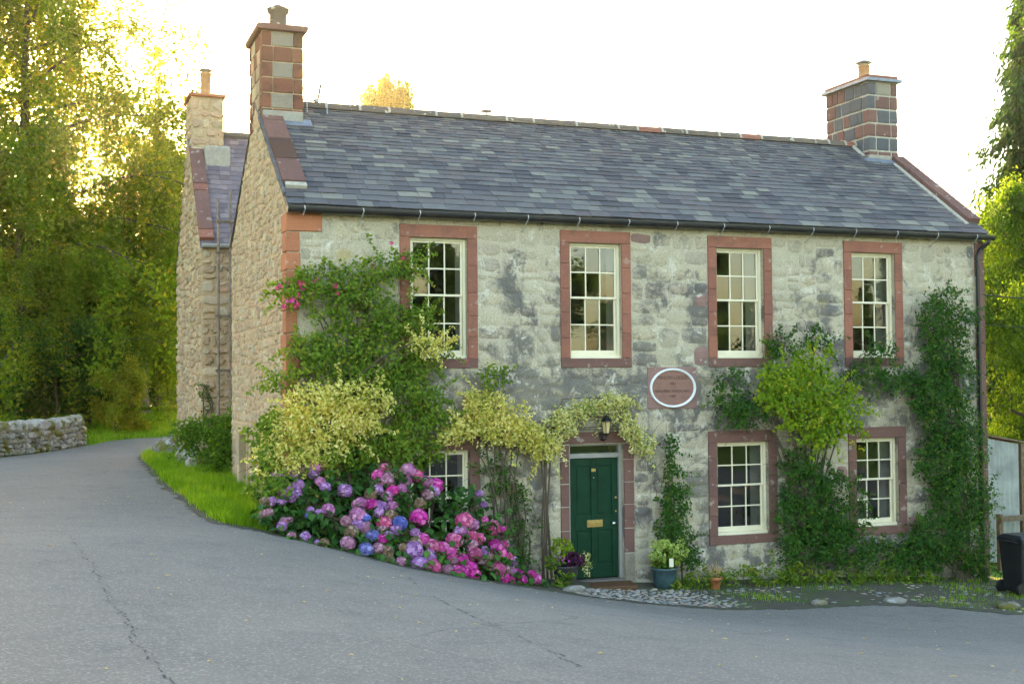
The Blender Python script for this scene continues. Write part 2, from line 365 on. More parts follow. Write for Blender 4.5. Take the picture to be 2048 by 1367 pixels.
EUL=[(0.77,-0.55,3.15,0.49,0.23),(0.23,-0.55,3.08,0.4,0.3),(0.46,-0.55,2.7,0.57,0.34),(-0.14,-0.55,2.64,0.32,0.37),(0.0,-0.55,2.27,0.44,0.3),(0.38,-0.55,2.33,0.4,0.26),(0.84,-0.55,2.85,0.41,0.3),(-0.31,-0.55,2.35,0.2,0.22),(1.23,-0.55,3.07,0.29,0.19),(-0.22,-0.55,1.94,0.24,0.22),(2.05,-0.5,3.91,0.29,0.16),(2.3,-0.5,3.91,0.15,0.09),(1.05,-0.5,2.65,0.33,0.15)]
EUW=[(3.19,-0.3,2.88,0.43,0.28),(3.36,-0.3,2.57,0.45,0.26),(3.77,-0.3,2.46,0.33,0.26),(2.85,-0.3,2.64,0.34,0.18),(2.52,-0.3,2.48,0.26,0.14),(4.12,-0.3,2.23,0.25,0.18),(3.02,-0.3,3.06,0.24,0.14)]
EUD=[(4.34,-0.25,2.53,0.34,0.2),(4.61,-0.25,2.75,0.37,0.16),(4.98,-0.25,2.89,0.36,0.13),(5.34,-0.25,2.96,0.31,0.13),(5.64,-0.25,3.0,0.22,0.08),(5.51,-0.25,2.71,0.2,0.13),(5.73,-0.25,2.5,0.22,0.17),(5.97,-0.25,2.26,0.16,0.17),(6.06,-0.25,2.09,0.08,0.11),(4.25,-0.25,2.25,0.19,0.18)]
CREEP=[(3.59,-0.12,1.73,0.31,0.28),(3.76,-0.12,1.32,0.26,0.37),(3.85,-0.12,0.91,0.31,0.24),(3.67,-0.12,0.63,0.33,0.18),(3.42,-0.12,1.94,0.24,0.13)]
DOORV=[(6.48,-0.25,2.14,0.08,0.3),(6.5,-0.25,1.67,0.15,0.32),(6.54,-0.25,1.16,0.24,0.36),(6.61,-0.25,0.61,0.26,0.36),(6.35,-0.25,0.88,0.18,0.19),(6.82,-0.25,0.34,0.24,0.19)]
CBRIGHT=[(9.13,-0.5,3.66,0.32,0.23),(8.5,-0.5,3.32,0.32,0.28),(8.91,-0.5,3.22,0.44,0.33),(9.43,-0.5,3.04,0.45,0.34),(9.74,-0.5,2.73,0.36,0.28),(8.6,-0.5,2.97,0.36,0.24),(9.11,-0.5,2.62,0.45,0.23),(9.41,-0.5,2.35,0.38,0.16),(8.3,-0.5,3.1,0.22,0.24)]
CDARK=[(7.7,-0.32,2.93,0.35,0.23),(8.05,-0.32,2.75,0.34,0.26),(7.61,-0.32,3.37,0.3,0.14),(8.63,-0.32,3.93,0.36,0.18),(9.47,-0.32,4.02,0.27,0.18),(10.48,-0.32,3.44,0.37,0.24),(10.81,-0.32,3.8,0.26,0.18),(11.03,-0.32,3.3,0.22,0.24),(9.01,-0.32,1.81,0.4,0.28),(9.1,-0.32,1.36,0.52,0.4),(8.99,-0.32,0.84,0.52,0.4),(9.08,-0.32,0.31,0.55,0.34),(9.84,-0.32,1.34,0.39,0.34),(9.94,-0.32,0.79,0.41,0.34),(10.03,-0.32,0.25,0.56,0.34),(9.51,-0.32,0.55,0.56,0.4),(10.74,-0.32,0.12,0.49,0.27)]
RIGHT=[(12.22,-0.35,4.78,0.28,0.21),(11.93,-0.35,4.4,0.32,0.33),(12.56,-0.35,4.41,0.3,0.3),(12.2,-0.35,3.85,0.46,0.45),(12.48,-0.35,3.28,0.44,0.45),(11.84,-0.35,3.01,0.38,0.42),(12.29,-0.35,2.54,0.55,0.51),(12.68,-0.35,1.97,0.4,0.52),(12.04,-0.35,1.8,0.48,0.51),(12.37,-0.35,1.05,0.55,0.51),(11.89,-0.35,0.43,0.58,0.44),(12.7,-0.35,0.29,0.42,0.54),(11.55,-0.35,0.08,0.57,0.33),(12.86,-0.35,-0.18,0.28,0.26),(11.51,-0.35,3.29,0.28,0.24),(12.95,-0.35,1.03,0.22,0.38)]
WEEDS=[(6.9,-0.45,0.03,0.36,0.15),(7.58,-0.45,-0.02,0.41,0.14),(8.27,-0.45,-0.06,0.42,0.16),(8.99,-0.45,-0.11,0.47,0.14),(9.72,-0.45,-0.2,0.48,0.12),(6.42,-0.45,-0.07,0.27,0.1),(10.47,-0.45,-0.2,0.48,0.14),(11.34,-0.45,-0.3,0.49,0.13),(4.21,-0.7,0.12,0.21,0.11),(4.08,-0.7,0.05,0.21,0.08)]
IVY=[(-0.36,6.9,2.18,0.5,0.46),(-0.66,6.9,2.39,0.24,0.25),(-0.11,6.9,1.76,0.28,0.41),(-0.01,6.9,2.27,0.2,0.41),(-0.26,7.9,2.98,0.07,0.43),(-0.39,7.9,3.09,0.03,0.32)]
HEADS=[(-0.31,-0.66,1.95,0.081,'M'),(-0.19,-0.69,1.95,0.074,'V'),(-0.07,-0.63,2.04,0.081,'M'),(0.09,-0.61,2.12,0.074,'P'),(0.19,-0.63,2.12,0.058,'P'),(0.28,-0.68,2.09,0.098,'M'),(0.09,-0.67,2.05,0.081,'D'),(-0.04,-0.73,1.96,0.074,'D'),(0.24,-0.76,1.99,0.069,'V'),(-0.01,-0.85,1.84,0.08,'V'),(-0.13,-0.86,1.8,0.069,'V'),(-0.23,-0.9,1.73,0.068,'M'),(-0.05,-0.94,1.73,0.064,'V'),(-0.13,-0.99,1.66,0.05,'V'),(-0.27,-0.98,1.63,0.057,'V'),(-0.5,-0.94,1.62,0.072,'D'),(-0.41,-0.95,1.63,0.063,'V'),(-0.55,-1.08,1.46,0.067,'D'),(-0.48,-1.08,1.48,0.063,'D'),(-0.33,-1.3,1.31,0.067,'V'),(-0.29,-1.25,1.37,0.056,'D'),(0.31,-0.89,1.89,0.064,'M'),(0.37,-0.96,1.81,0.069,'V'),(0.65,-1.02,1.75,0.087,'V'),(0.34,-1.26,1.5,0.081,'M'),(0.21,-1.28,1.47,0.05,'V'),(0.1,-1.21,1.51,0.045,'V'),(0.04,-1.26,1.44,0.031,'B'),(-0.21,-1.25,1.39,0.04,'D'),(-0.22,-1.46,1.13,0.053,'D'),(0.11,-1.63,1.06,0.04,'V'),(0.2,-1.66,1.07,0.057,'D'),(-0.04,-1.53,1.17,0.066,'V'),(1.2,-0.84,1.94,0.082,'P'),(1.32,-0.89,1.88,0.094,'D'),(1.22,-0.92,1.85,0.059,'M'),(1.31,-0.81,2.07,0.047,'R'),(1.68,-0.84,2.01,0.09,'M'),(1.59,-0.85,1.99,0.059,'D'),(1.81,-0.82,1.91,0.083,'R'),(1.62,-0.88,1.86,0.083,'M'),(1.97,-0.81,1.81,0.084,'M'),(2.13,-0.8,1.76,0.086,'P'),(1.95,-0.96,1.63,0.085,'D'),(2.07,-0.89,1.67,0.071,'V'),(1.77,-1.12,1.51,0.082,'D'),(1.37,-1.04,1.72,0.075,'P'),(1.52,-1.01,1.74,0.066,'M'),(1.15,-1.02,1.74,0.074,'V'),(1.03,-1.08,1.68,0.081,'D'),(1.26,-1.12,1.64,0.074,'M'),(0.85,-1.17,1.58,0.083,'M'),(0.77,-1.19,1.56,0.055,'M'),(1.01,-1.21,1.54,0.078,'P'),(1.13,-1.23,1.51,0.092,'V'),(1.31,-1.24,1.51,0.078,'M'),(1.09,-1.3,1.44,0.073,'V'),(1.25,-1.36,1.38,0.087,'D'),(1.13,-1.45,1.29,0.091,'R'),(1.08,-1.52,1.22,0.063,'D'),(1.36,-1.45,1.29,0.087,'B'),(0.77,-1.34,1.41,0.102,'M'),(0.86,-1.38,1.36,0.073,'B'),(0.58,-1.4,1.34,0.077,'D'),(0.73,-1.46,1.28,0.086,'V'),(0.62,-1.54,1.21,0.09,'D'),(0.86,-1.5,1.24,0.081,'D'),(0.91,-1.58,1.15,0.085,'B'),(1.05,-1.64,1.1,0.072,'P'),(1.15,-1.59,1.14,0.063,'V'),(0.78,-1.76,0.98,0.084,'B'),(0.54,-1.67,1.07,0.089,'D'),(0.96,-1.76,0.98,0.08,'D'),(1.07,-1.81,0.93,0.076,'D'),(1.27,-1.54,1.2,0.068,'V'),(1.33,-1.74,0.97,0.058,'D'),(1.08,-1.86,0.84,0.067,'D'),(1.25,-1.9,0.8,0.067,'D'),(1.7,-1.29,1.33,0.111,'P'),(1.58,-1.5,1.14,0.064,'V'),(1.54,-1.63,1.01,0.077,'D'),(1.68,-1.55,1.04,0.087,'P'),(1.81,-1.61,0.93,0.103,'R'),(1.48,-1.74,0.91,0.113,'V'),(1.53,-1.86,0.75,0.094,'V'),(1.75,-1.83,0.68,0.099,'R'),(1.73,-1.72,0.82,0.091,'V'),(1.96,-1.57,0.9,0.087,'P'),(2.07,-1.6,0.82,0.096,'P'),(2.2,-1.42,0.98,0.104,'R'),(2.25,-1.62,0.73,0.087,'P'),(2.1,-1.68,0.72,0.064,'D'),(2.12,-1.79,0.58,0.082,'P'),(2.23,-1.77,0.57,0.091,'P'),(1.98,-1.8,0.62,0.082,'D'),(2.36,-1.69,0.6,0.096,'P'),(2.4,-1.75,0.49,0.078,'P'),(2.33,-1.27,1.1,0.066,'V'),(2.47,-1.12,1.23,0.107,'R'),(2.6,-1.13,1.17,0.086,'M'),(2.38,-1.27,1.09,0.08,'M'),(2.86,-0.93,1.21,0.053,'P'),(3.0,-0.93,1.07,0.092,'R'),(3.18,-0.83,1.02,0.068,'P'),(2.53,-1.3,0.99,0.094,'R'),(2.66,-1.24,0.96,0.08,'R'),(2.49,-1.38,0.91,0.084,'D'),(2.5,-1.49,0.78,0.088,'R'),(2.68,-1.36,0.78,0.08,'V'),(2.77,-1.35,0.69,0.08,'D'),(2.95,-1.14,0.81,0.105,'P'),(3.04,-1.14,0.72,0.086,'P'),(3.17,-0.97,0.83,0.063,'P'),(3.16,-1.1,0.63,0.072,'R'),(3.28,-1.06,0.57,0.068,'V'),(2.62,-1.48,0.67,0.061,'D'),(2.88,-1.4,0.51,0.106,'R'),(2.72,-1.47,0.57,0.065,'D'),(3.04,-1.3,0.48,0.09,'D'),(3.17,-1.25,0.42,0.086,'M'),(2.96,-1.43,0.37,0.089,'P'),(3.33,-1.14,0.4,0.062,'P'),(3.37,-1.19,0.29,0.067,'P'),(3.61,-0.99,0.34,0.058,'P'),(3.68,-0.99,0.25,0.078,'P'),(3.11,-1.37,0.27,0.057,'P'),(2.87,-0.67,1.59,0.059,'V'),(2.91,-0.75,1.42,0.054,'V')]
MOUND=[(-0.18,-0.68,1.75),(2.93,-0.9,0.95),(-0.21,-1.02,1.41),(1.52,-0.73,1.84),(0.97,-1.31,1.23),(1.11,-1.43,1.1),(2.52,-0.68,1.53),(0.66,-0.96,1.59),(1.08,-0.61,1.98),(3.06,-0.92,0.8),(2.16,-1.57,0.62),(0.47,-1.37,1.17),(0.97,-1.47,1.06),(0.28,-0.72,1.84),(2.51,-1.37,0.7),(1.99,-1.3,1.0),(-0.03,-0.83,1.64),(0.22,-1.33,1.21),(2.4,-0.83,1.4),(1.79,-1.44,0.91),(2.26,-1.1,1.13),(1.86,-0.71,1.75),(1.49,-1.69,0.76),(1.02,-1.09,1.46),(0.87,-1.03,1.52),(3.08,-1.01,0.63),(2.86,-1.25,0.53),(0.41,-1.24,1.31),(0.87,-0.88,1.68),(1.88,-0.89,1.53),(1.25,-1.11,1.43),(0.06,-1.23,1.27),(0.5,-0.68,1.9),(-0.08,-1.02,1.44),(1.14,-0.9,1.66),(2.77,-0.9,1.13),(2.68,-1.2,0.8),(1.85,-1.6,0.7),(0.06,-0.54,1.97),(0.52,-1.07,1.48),(1.32,-1.56,0.97),(3.08,-0.62,1.21),(3.36,-1.01,0.34),(0.99,-1.64,0.9),(2.64,-0.89,1.23),(2.03,-1.38,0.89),(0.76,-1.53,1.01),(0.78,-1.17,1.38),(0.42,-0.88,1.69),(2.84,-1.24,0.56),(0.15,-1.24,1.29),(0.42,-0.75,1.83),(-0.38,-0.91,1.47),(1.14,-1.58,0.95),(-0.33,-0.65,1.74),(2.7,-0.64,1.51),(1.47,-1.17,1.36),(3.68,-0.91,0.15),(1.1,-1.24,1.3),(-0.02,-0.69,1.79),(1.02,-0.77,1.8),(3.21,-0.99,0.54),(1.08,-1.02,1.53),(0.37,-0.51,2.09),(1.86,-1.29,1.06),(-0.31,-0.47,1.94),(-0.13,-1.15,1.3),(0.88,-0.54,2.05),(1.55,-1.03,1.49),(2.65,-1.44,0.48)]
ROSEF=[(-0.22,-0.45,4.76),(0.11,-0.45,4.85),(-0.11,-0.45,4.56),(0.06,-0.45,4.54),(0.14,-0.45,4.76),(-0.03,-0.45,4.57),(-0.01,-0.45,4.59),(-0.14,-0.45,4.49),(0.4,-0.45,4.9),(0.64,-0.45,4.81),(0.67,-0.45,4.7),(1.25,-0.45,5.14),(1.0,-0.45,4.82),(1.69,-0.45,5.27),(1.54,-0.45,5.5),(2.77,-0.45,3.66),(0.34,-0.45,4.88),(0.09,-0.45,4.66),(-0.19,-0.45,4.79),(0.01,-0.45,4.5),(0.18,-0.45,4.82)]
# ---------------------------------------------------------------- terrain height
GP = np.array([(0,6,1.4),(0,4,1.34),(0,0,1.25),(-.5,-1.0,1.22),(-.9,-3,1.32),(1.2,-1.95,.75),(1.5,0,.8),(3.3,-2.1,.28),(3.7,-.3,.15),(5.2,-.2,-.04),(6.5,0,-.12),(6.1,-2.2,-.14),(8,0,-.17),(10.9,0,-.3),(13.4,0,-.5),(11.4,-3,-.48),(16,2,-.6),(20,-3,-.9),(3.7,-11.2,.95),(-.6,-11.2,1.4),(-3.7,-11.4,1.65),(-3.5,-18.9,1.72),(4,-19,1.2),(12,-12,.1),(20,-15,-.4),(-1.13,13,1.5),(-4.5,14,1.55),(-2.2,19.5,1.55),(0,19,1.5),(-8,5,1.8),(-8,-8,1.95),(-6,25,2.2),(-12,25,2.7),(3,30,2.0),(-12,14,2.5),(-3,45,2.4),(20,20,.3),(0,9,1.5),(8,10,.6),(-4,0,1.5),(-4,6,1.52),(6,-6,.15),(1,-6,1.0)], float)
def _tps(r2): return r2*np.log(r2+1e-9)*.5
_n = len(GP); _K = _tps(((GP[:, None, :2]-GP[None, :, :2])**2).sum(-1))+np.eye(_n)*.5
_Q = np.c_[np.ones(_n), GP[:, :2]]
_w = np.linalg.solve(np.block([[_K, _Q], [_Q.T, np.zeros((3, 3))]]), np.r_[GP[:, 2], np.zeros(3)])
def G(x, y):
    x = np.asarray(x, float); y = np.asarray(y, float)
    z = _tps((GP[:, 0]-x[..., None])**2+(GP[:, 1]-y[..., None])**2)@_w[:_n]+_w[_n]+_w[_n+1]*x+_w[_n+2]*y
    d = np.sqrt((x-2)**2+(y-8)**2); k = np.clip((d-38)/35, 0, 1); k = k*k*(3-2*k)
    return z*(1-k)+1.8*k
def g1(x, y): return float(G(np.array([x]), np.array([y]))[0])
def axis(lo, hi, a, b, fine, n):
    l = a-(np.linspace(1, 0, n, endpoint=False)**2.2)*(a-lo); h = b+(np.linspace(0, 1, n+1)[1:]**2.2)*(hi-b)
    return np.concatenate([l, np.arange(a, b, fine), [b], h])
xs = axis(-900, 900, -14, 24, .45, 24); ys = axis(-900, 1200, -22, 34, .45, 24)
X, Y = np.meshgrid(xs, ys); Z = G(X, Y)-.03
nx, ny = len(xs), len(ys)
idx = np.arange(nx*ny).reshape(ny, nx)
F = np.stack([idx[:-1, :-1], idx[:-1, 1:], idx[1:, 1:], idx[1:, :-1]], -1).reshape(-1, 4)
tag(put('ground', mesh_np('ground', np.stack([X, Y, Z], -1).reshape(-1, 3), F, M['ground'], smooth=True)), 'grassy ground sloping round the cottage', kind='structure')
ROADP = [((8,17.6),(8,22.4)),((4,17.7),(4,22.4)),((1.5,17.8),(2,22.3)),((-.1,17.3),(-.8,21.3)),((-.8,15.5),(-2.2,19.4)),((-1.15,13),(-3.4,16.4)),((-1.3,9),(-4.5,13.9)),((-1.3,5),(-6.5,9)),((-1.24,2),(-8,4)),((-1.16,-.5),(-9.5,-2)),((-.55,-1.1),(-10,-10)),((.4,-1.65),(-10,-20)),((1.2,-1.97),(-8,-28)),((2.4,-1.85),(-2,-30)),((3.5,-1.62),(2,-31)),((4.3,-1.9),(6,-31)),((6.05,-2.38),(9,-30)),((7.65,-2.3),(13,-28)),((9.65,-2.25),(18,-26)),((11.2,-3.2),(24,-22)),((16,-4.5),(32,-18)),((30,-7),(48,-16)),((60,-14),(80,-22))]
def cat(P, k):
    P = np.array(P, float); out = []
    for i in range(len(P)-1):
        p0, p1, p2, p3 = P[max(i-1, 0)], P[i], P[i+1], P[min(i+2, len(P)-1)]
        for q in range(k):
            t_ = q/k
            out.append(.5*((2*p1)+(p2-p0)*t_+(2*p0-5*p1+4*p2-p3)*t_**2+(3*p1-p0-3*p2+p3)*t_**3))
    return np.array(out+[P[-1]])
inner = cat([a for a, b in ROADP], 14); outer = cat([b for a, b in ROADP], 14)
rr = np.random.default_rng(5)
wob = np.convolve(rr.normal(size=len(inner)+8), np.ones(5)/5, 'same')[4:-4]*.06
tt = np.linspace(0, 1, 70)**1.5
dirn = (outer-inner)/np.linalg.norm(outer-inner, axis=1)[:, None]
inner_w = inner+dirn*wob[:, None]
P = inner_w[:, None]*(1-tt[None, :, None])+outer[:, None]*tt[None, :, None]
n1, n2 = P.shape[:2]; Zr = G(P[..., 0], P[..., 1])
Zr[:, 0] -= .03
idx = np.arange(n1*n2).reshape(n1, n2)
F = np.stack([idx[:-1, :-1], idx[:-1, 1:], idx[1:, 1:], idx[1:, :-1]], -1).reshape(-1, 4)
tag(put('road', mesh_np('road', np.dstack([P, Zr]).reshape(-1, 3), F, M['asphalt'], smooth=True)), 'worn grey tarmac lane curving round the cottage', kind='structure')
# dirt margin along the road edge
def strip(name, line, w0, w1, mat, dz, seed, label, nw=4):
    rg = np.random.default_rng(seed); line = np.asarray(line, float)
    d = np.gradient(line, axis=0); d /= np.linalg.norm(d, axis=1)[:, None]; nrm = np.c_[-d[:, 1], d[:, 0]]
    def jit(): return np.convolve(rg.normal(size=len(line)+6), np.ones(3)/3, 'same')[3:-3]
    a = line+nrm*(w0*(1+.45*jit()))[:, None]; b = line-nrm*(w1*(1+.45*jit()))[:, None]
    tq = np.linspace(0, 1, nw+1); Pq = a[:, None]*(1-tq[None, :, None])+b[:, None]*tq[None, :, None]
    Zq = G(Pq[..., 0], Pq[..., 1])+dz
    ix = np.arange(Pq.shape[0]*(nw+1)).reshape(-1, nw+1)
    Fq = np.stack([ix[:-1, :-1], ix[:-1, 1:], ix[1:, 1:], ix[1:, :-1]], -1).reshape(-1, 4)
    return tag(put(name, mesh_np(name, np.dstack([Pq, Zq]).reshape(-1, 3), Fq, mat, smooth=True)), label, kind='structure')
fine = cat([a for a, b in ROADP][3:20], 40)
strip('road_margin', fine, .16, .16, M['dirt'], .006, 3, 'strip of dirt and litter along the tarmac edge')
M['tar'] = plain('dark_tar', (.075, .075, .08), .9, 0, .3, 60, .2)
rq = random.Random(6); crk = MB()
for ln, w, fill in (([(-4.6,-2.2),(-3.43,-2.64),(-3.2,-4.2),(-3.05,-6.5),(-2.99,-8.1),(-2.9,-9.5),(-2.83,-10.9),(-2.6,-13)], .013, .6), ([(-4.3,2.3),(-3.3,2.1),(-2.6,2.3),(-1.6,2.6)], .016, .5), ([(.9,-2.9),(.6,-4.5),(.2,-6.8),(.1,-9),(.05,-11)], .012, .4), ([(-5,-1.5),(-3.8,-2.0),(-2.9,-1.8)], .014, .5), ([(3.6,-2.4),(5,-3.2),(7.5,-3.5),(11,-4.2)], .01, .3)):
    P_ = cat(ln, 26); off = 0
    for i in range(len(P_)-1):
        off = off*.8+rq.gauss(0, .014)
        if rq.random() > fill: continue
        d = P_[i+1]-P_[i]; l_ = max(np.linalg.norm(d), 1e-6); n = np.array([-d[1], d[0]])/l_
        a_, b_ = P_[i]+n*off, P_[i]+d*rq.uniform(.7, 1.3)+n*(off+rq.gauss(0, .012)); w0, w1 = w*rq.uniform(.1, .9), w*rq.uniform(.1, .9)
        crk.add([(*(a_+n*w0), g1(*(a_+n*w0))+.004), (*(a_-n*w0), g1(*(a_-n*w0))+.004), (*(b_-n*w1), g1(*(b_-n*w1))+.004), (*(b_+n*w1), g1(*(b_+n*w1))+.004)], [(0, 1, 2, 3)])
tag(crk.build('road_crack', M['tar'], None), 'dark broken cracks running across the tarmac', kind='structure')
# small litter on the tarmac
# apron between road and front wall
rowA = cat([a for a, b in ROADP][14:21], 16); ap = []
for q in np.linspace(0, 1, 14):
    ap.append(np.c_[rowA[:, 0]*(1-q)+np.clip(rowA[:, 0], 3.4, 16)*q, rowA[:, 1]*(1-q)+.02*q-.0])
ap = np.array(ap); Za = G(ap[..., 0], ap[..., 1])-.004; Za[0] -= .02
n1, n2 = ap.shape[:2]; idx = np.arange(n1*n2).reshape(n1, n2)
F = np.stack([idx[:-1, :-1], idx[:-1, 1:], idx[1:, 1:], idx[1:, :-1]], -1).reshape(-1, 4)
apron = tag(put('path', mesh_np('path', np.dstack([ap, Za]).reshape(-1, 3), F, M['dirt'], smooth=True)), 'cobbled dirt apron along the cottage front', kind='structure')
# ---------------------------------------------------------------- stones
def stone(u0, u1, v0, v1, relief, rng, rnd=.3, jit=.0, inner=.86, clip=None):
    """rough face stone in (u,v,h); 25 verts, 36 tris"""
    w, h = u1-u0, v1-v0; m_ = min(w, h); q = 12; V = []
    base = []
    def cor(): return m_*rng.uniform(.25, 1)*rnd
    for (cx_, cz_, sx, sz_) in ((u0, v0, 1, 1), (u1, v0, -1, 1), (u1, v1, -1, -1), (u0, v1, 1, -1)):
        c = cor(); base.append((cx_+sx*c*.5, cz_+sz_*c*.5))
    pts = []
    for k in range(4):
        p, n = base[k], base[(k+1) % 4]
        edge = ((u0, v0, u1, v0), (u1, v0, u1, v1), (u1, v1, u0, v1), (u0, v1, u0, v0))[k]
        pts.append(p)
        for t_ in (.33, .67): pts.append((edge[0]+(edge[2]-edge[0])*t_, edge[1]+(edge[3]-edge[1])*t_))
    cu, cv = (u0+u1)/2, (v0+v1)/2
    pts = [(x+rng.uniform(-jit, jit)*m_, z+rng.uniform(-jit, jit)*m_) for x, z in pts]
    tl = (rng.uniform(-.4, .4)*relief/w, rng.uniform(-.4, .4)*relief/h)
    d = (1-inner)*m_*.5
    for (x, z) in pts: V.append([x, z, -.012])
    for (x, z) in pts:
        fx = x-cu; fz = z-cv; kx = max(.3, 1-d/max(abs(fx), 1e-3)) if abs(fx) > w*.3 else 1; kz = max(.3, 1-d/max(abs(fz), 1e-3)) if abs(fz) > h*.3 else 1
        V.append([cu+fx*kx, cv+fz*kz, relief*(1+rng.uniform(-.3, .3))+tl[0]*fx+tl[1]*fz])
    V.append([cu+rng.uniform(-.1, .1)*w, cv+rng.uniform(-.1, .1)*h, relief*rng.uniform(.8, 1.35)])
    if clip:
        for p in V: p[1] = min(p[1], clip(p[0]))
    F = [(k, (k+1) % q, q+(k+1) % q, q+k) for k in range(q)] + [(q+k, q+(k+1) % q, 2*q) for k in range(q)]
    return V, F
def guill(x0, x1, z0, z1, rng, amax, out, wmin=.12, hmin=.09, asp=1.7):
    """irregular snecked layout by random splitting"""
    w, h = x1-x0, z1-z0
    big = w*h > amax*rng.uniform(.45, 1.6)
    if (big or w > asp*3.2*h) and w > h*asp*.8 and w > 2*wmin:
        m_ = x0+w*rng.uniform(.3, .7); guill(x0, m_, z0, z1, rng, amax, out, wmin, hmin, asp); guill(m_, x1, z0, z1, rng, amax, out, wmin, hmin, asp)
    elif (big or h > w*1.4) and h > 2*hmin:
        m_ = z0+h*rng.uniform(.32, .68); guill(x0, x1, z0, m_, rng, amax, out, wmin, hmin, asp); guill(x0, x1, m_, z1, rng, amax, out, wmin, hmin, asp)
    else: out.append((x0, x1, z0, z1))
    return out
def courses(lo, hi, hmin, hmax, rng):
    z = lo; out = []
    while z < hi-1e-4:
        h = rng.uniform(hmin, hmax)
        if hi-(z+h) < hmin*.6: h = hi-z
        out.append((z, min(z+h, hi))); z += h
    return out
def split(a, b, wmin, wmax, rng):
    out = []; x = a
    while x < b-1e-4:
        w = rng.uniform(wmin, wmax)
        if b-(x+w) < wmin*.7: w = b-x
        out.append((x, min(x+w, b))); x += w
    return out
def place_stones(cells, fmap, parent, mats, name, stuffname, relief, rng, gap, rnd, jit, inner, limit=300, clip=None, matpick=None, smooth=True):
    """largest cells become objects of their own, the rest one stuff part"""
    cells = sorted(cells, key=lambda c: -(c[1]-c[0])*(c[3]-c[2])); rest = MB()
    for i, (u0, u1, v0, v1) in enumerate(cells):
        g = gap*rng.uniform(.6, 1.3)
        if u1-u0 < 3*g or v1-v0 < 3*g: continue
        V, Fc = stone(u0+g, u1-g, v0+g, v1-g, relief*rng.uniform(.6, 1.3), rng, rnd, jit, inner, clip)
        mb = MB() if i < limit else rest
        mb.rv = rng.random()
        mb.add([fmap(*p) for p in V], Fc)
        if i < limit:
            mt = mats[0] if matpick is None else matpick((u0+u1)/2, (v0+v1)/2, rng)
            mb.build(name, mt, parent, smooth=smooth)
    if rest.v: tag(rest.build(stuffname, mats[0], parent, smooth=smooth), kind='stuff')
def masonry_blocks(cells, axis_face, mb_parent, rng): pass

# ---------------------------------------------------------------- the cottage
L, W, ZE, ZR = 13.43, 5.95, 6.0, 8.31
RY = W/2
cottage = thing('stone_cottage', (L/2, 0, 0), 'two-storey grey stone cottage with slate roof, red window surrounds and green door', 'cottage')
WT = .6
openings = []   # (x0,x1,z0,z1)
UP = [1.963, 4.739, 7.551, 10.397]; UW = .96; UZ = (3.714, 5.66)
LO = [(1.95, .99), (7.515, 1.045), (10.435, .935)]; LZ = (.607, 2.234)
SW, ST, SB = .175, .205, .155
wins = [(x, x+UW, *UZ) for x in UP] + [(x, x+w, *LZ) for x, w in LO]
door = (4.69, 5.70, -.02, 2.27)
opn = wins + [door]
front = MB()
xs_ = sorted({0, L} | {o[0] for o in opn} | {o[1] for o in opn})
for a, b in zip(xs_[:-1], xs_[1:]):
    zz = [-1.2]; cur = sorted([(o[2], o[3]) for o in opn if o[0] <= a+1e-6 and o[1] >= b-1e-6])
    z = -1.2
    for q0, q1 in cur:
        if q0 > z: front.box(a, b, 0, WT, z, q0)
        z = q1
    front.box(a, b, 0, WT, z, ZE)
wall_front = front.build('front_wall', M['mortar'], cottage)
# blocked rectangles incl. surrounds, quoins, plaque
rects = [(a-SW, b+SW, c-SB, d+ST) for a, b, c, d in wins] + [(door[0]-.16, door[1]+.2, -1.2, 2.47)] + [(6.14, 7.16, 2.82, 3.57)]
qz = [(5.68, 5.98, .55), (5.36, 5.68, .20), (5.08, 5.36, .21), (4.80, 5.08, .20), (4.45, 4.80, .19), (4.1, 4.45, .16), (3.78, 4.1, .2), (3.45, 3.78, .19), (3.1, 3.45, .18), (2.75, 3.1, .2), (2.4, 2.75, .17), (2.05, 2.4, .2), (1.7, 2.05, .18), (1.25, 1.7, .2)]
rects += [(-.1, min(w, .2), a, b) for a, b, w in qz] + [(L-.2, L+.1, -1, 6)]
rng = random.Random(11)
zb = sorted({-.35, 5.97} | {r[2] for r in rects[:8]} | {r[3] for r in rects[:8]} | {2.82})
zb = [z for z in zb if -.35 <= z <= 5.97]
zz = [zb[0]]
for z in zb[1:]:
    if z-zz[-1] > .06: zz.append(z)
cells = []
for a, b in zip(zz[:-1], zz[1:]):
    for c0, c1 in ((a, b),):
        free = [(0.02, L-.02)]
        for (x0, x1, r0_, r1_) in rects:
            if r0_ < c1-.02 and r1_ > c0+.02:
                nf = []
                for f0, f1 in free:
                    if x1 <= f0 or x0 >= f1: nf.append((f0, f1)); continue
                    if x0 > f0: nf.append((f0, x0))
                    if x1 < f1: nf.append((x1, f1))
                free = nf
        for f0, f1 in free:
            if f1-f0 < .07: continue
            for u0, u1 in split(f0, f1, .8, 1.8, rng): guill(u0, u1, c0, c1, rng, .14, cells, .14, .13, 1.6)
def pick(u, v, r):
    near = any(a-.55 < u < b+.55 and c-.2 < v < d+.2 for a, b, c, d in wins+[door]) and u > 5.6
    return M['redfacade'] if (near and r.random() < .2) else M['facade']
place_stones(cells, lambda u, v, h: (u, -h, v), wall_front, [M['facade']], 'stone', 'small_stones', .0045, rng, .004, .25, .05, .8, 300, None, pick)
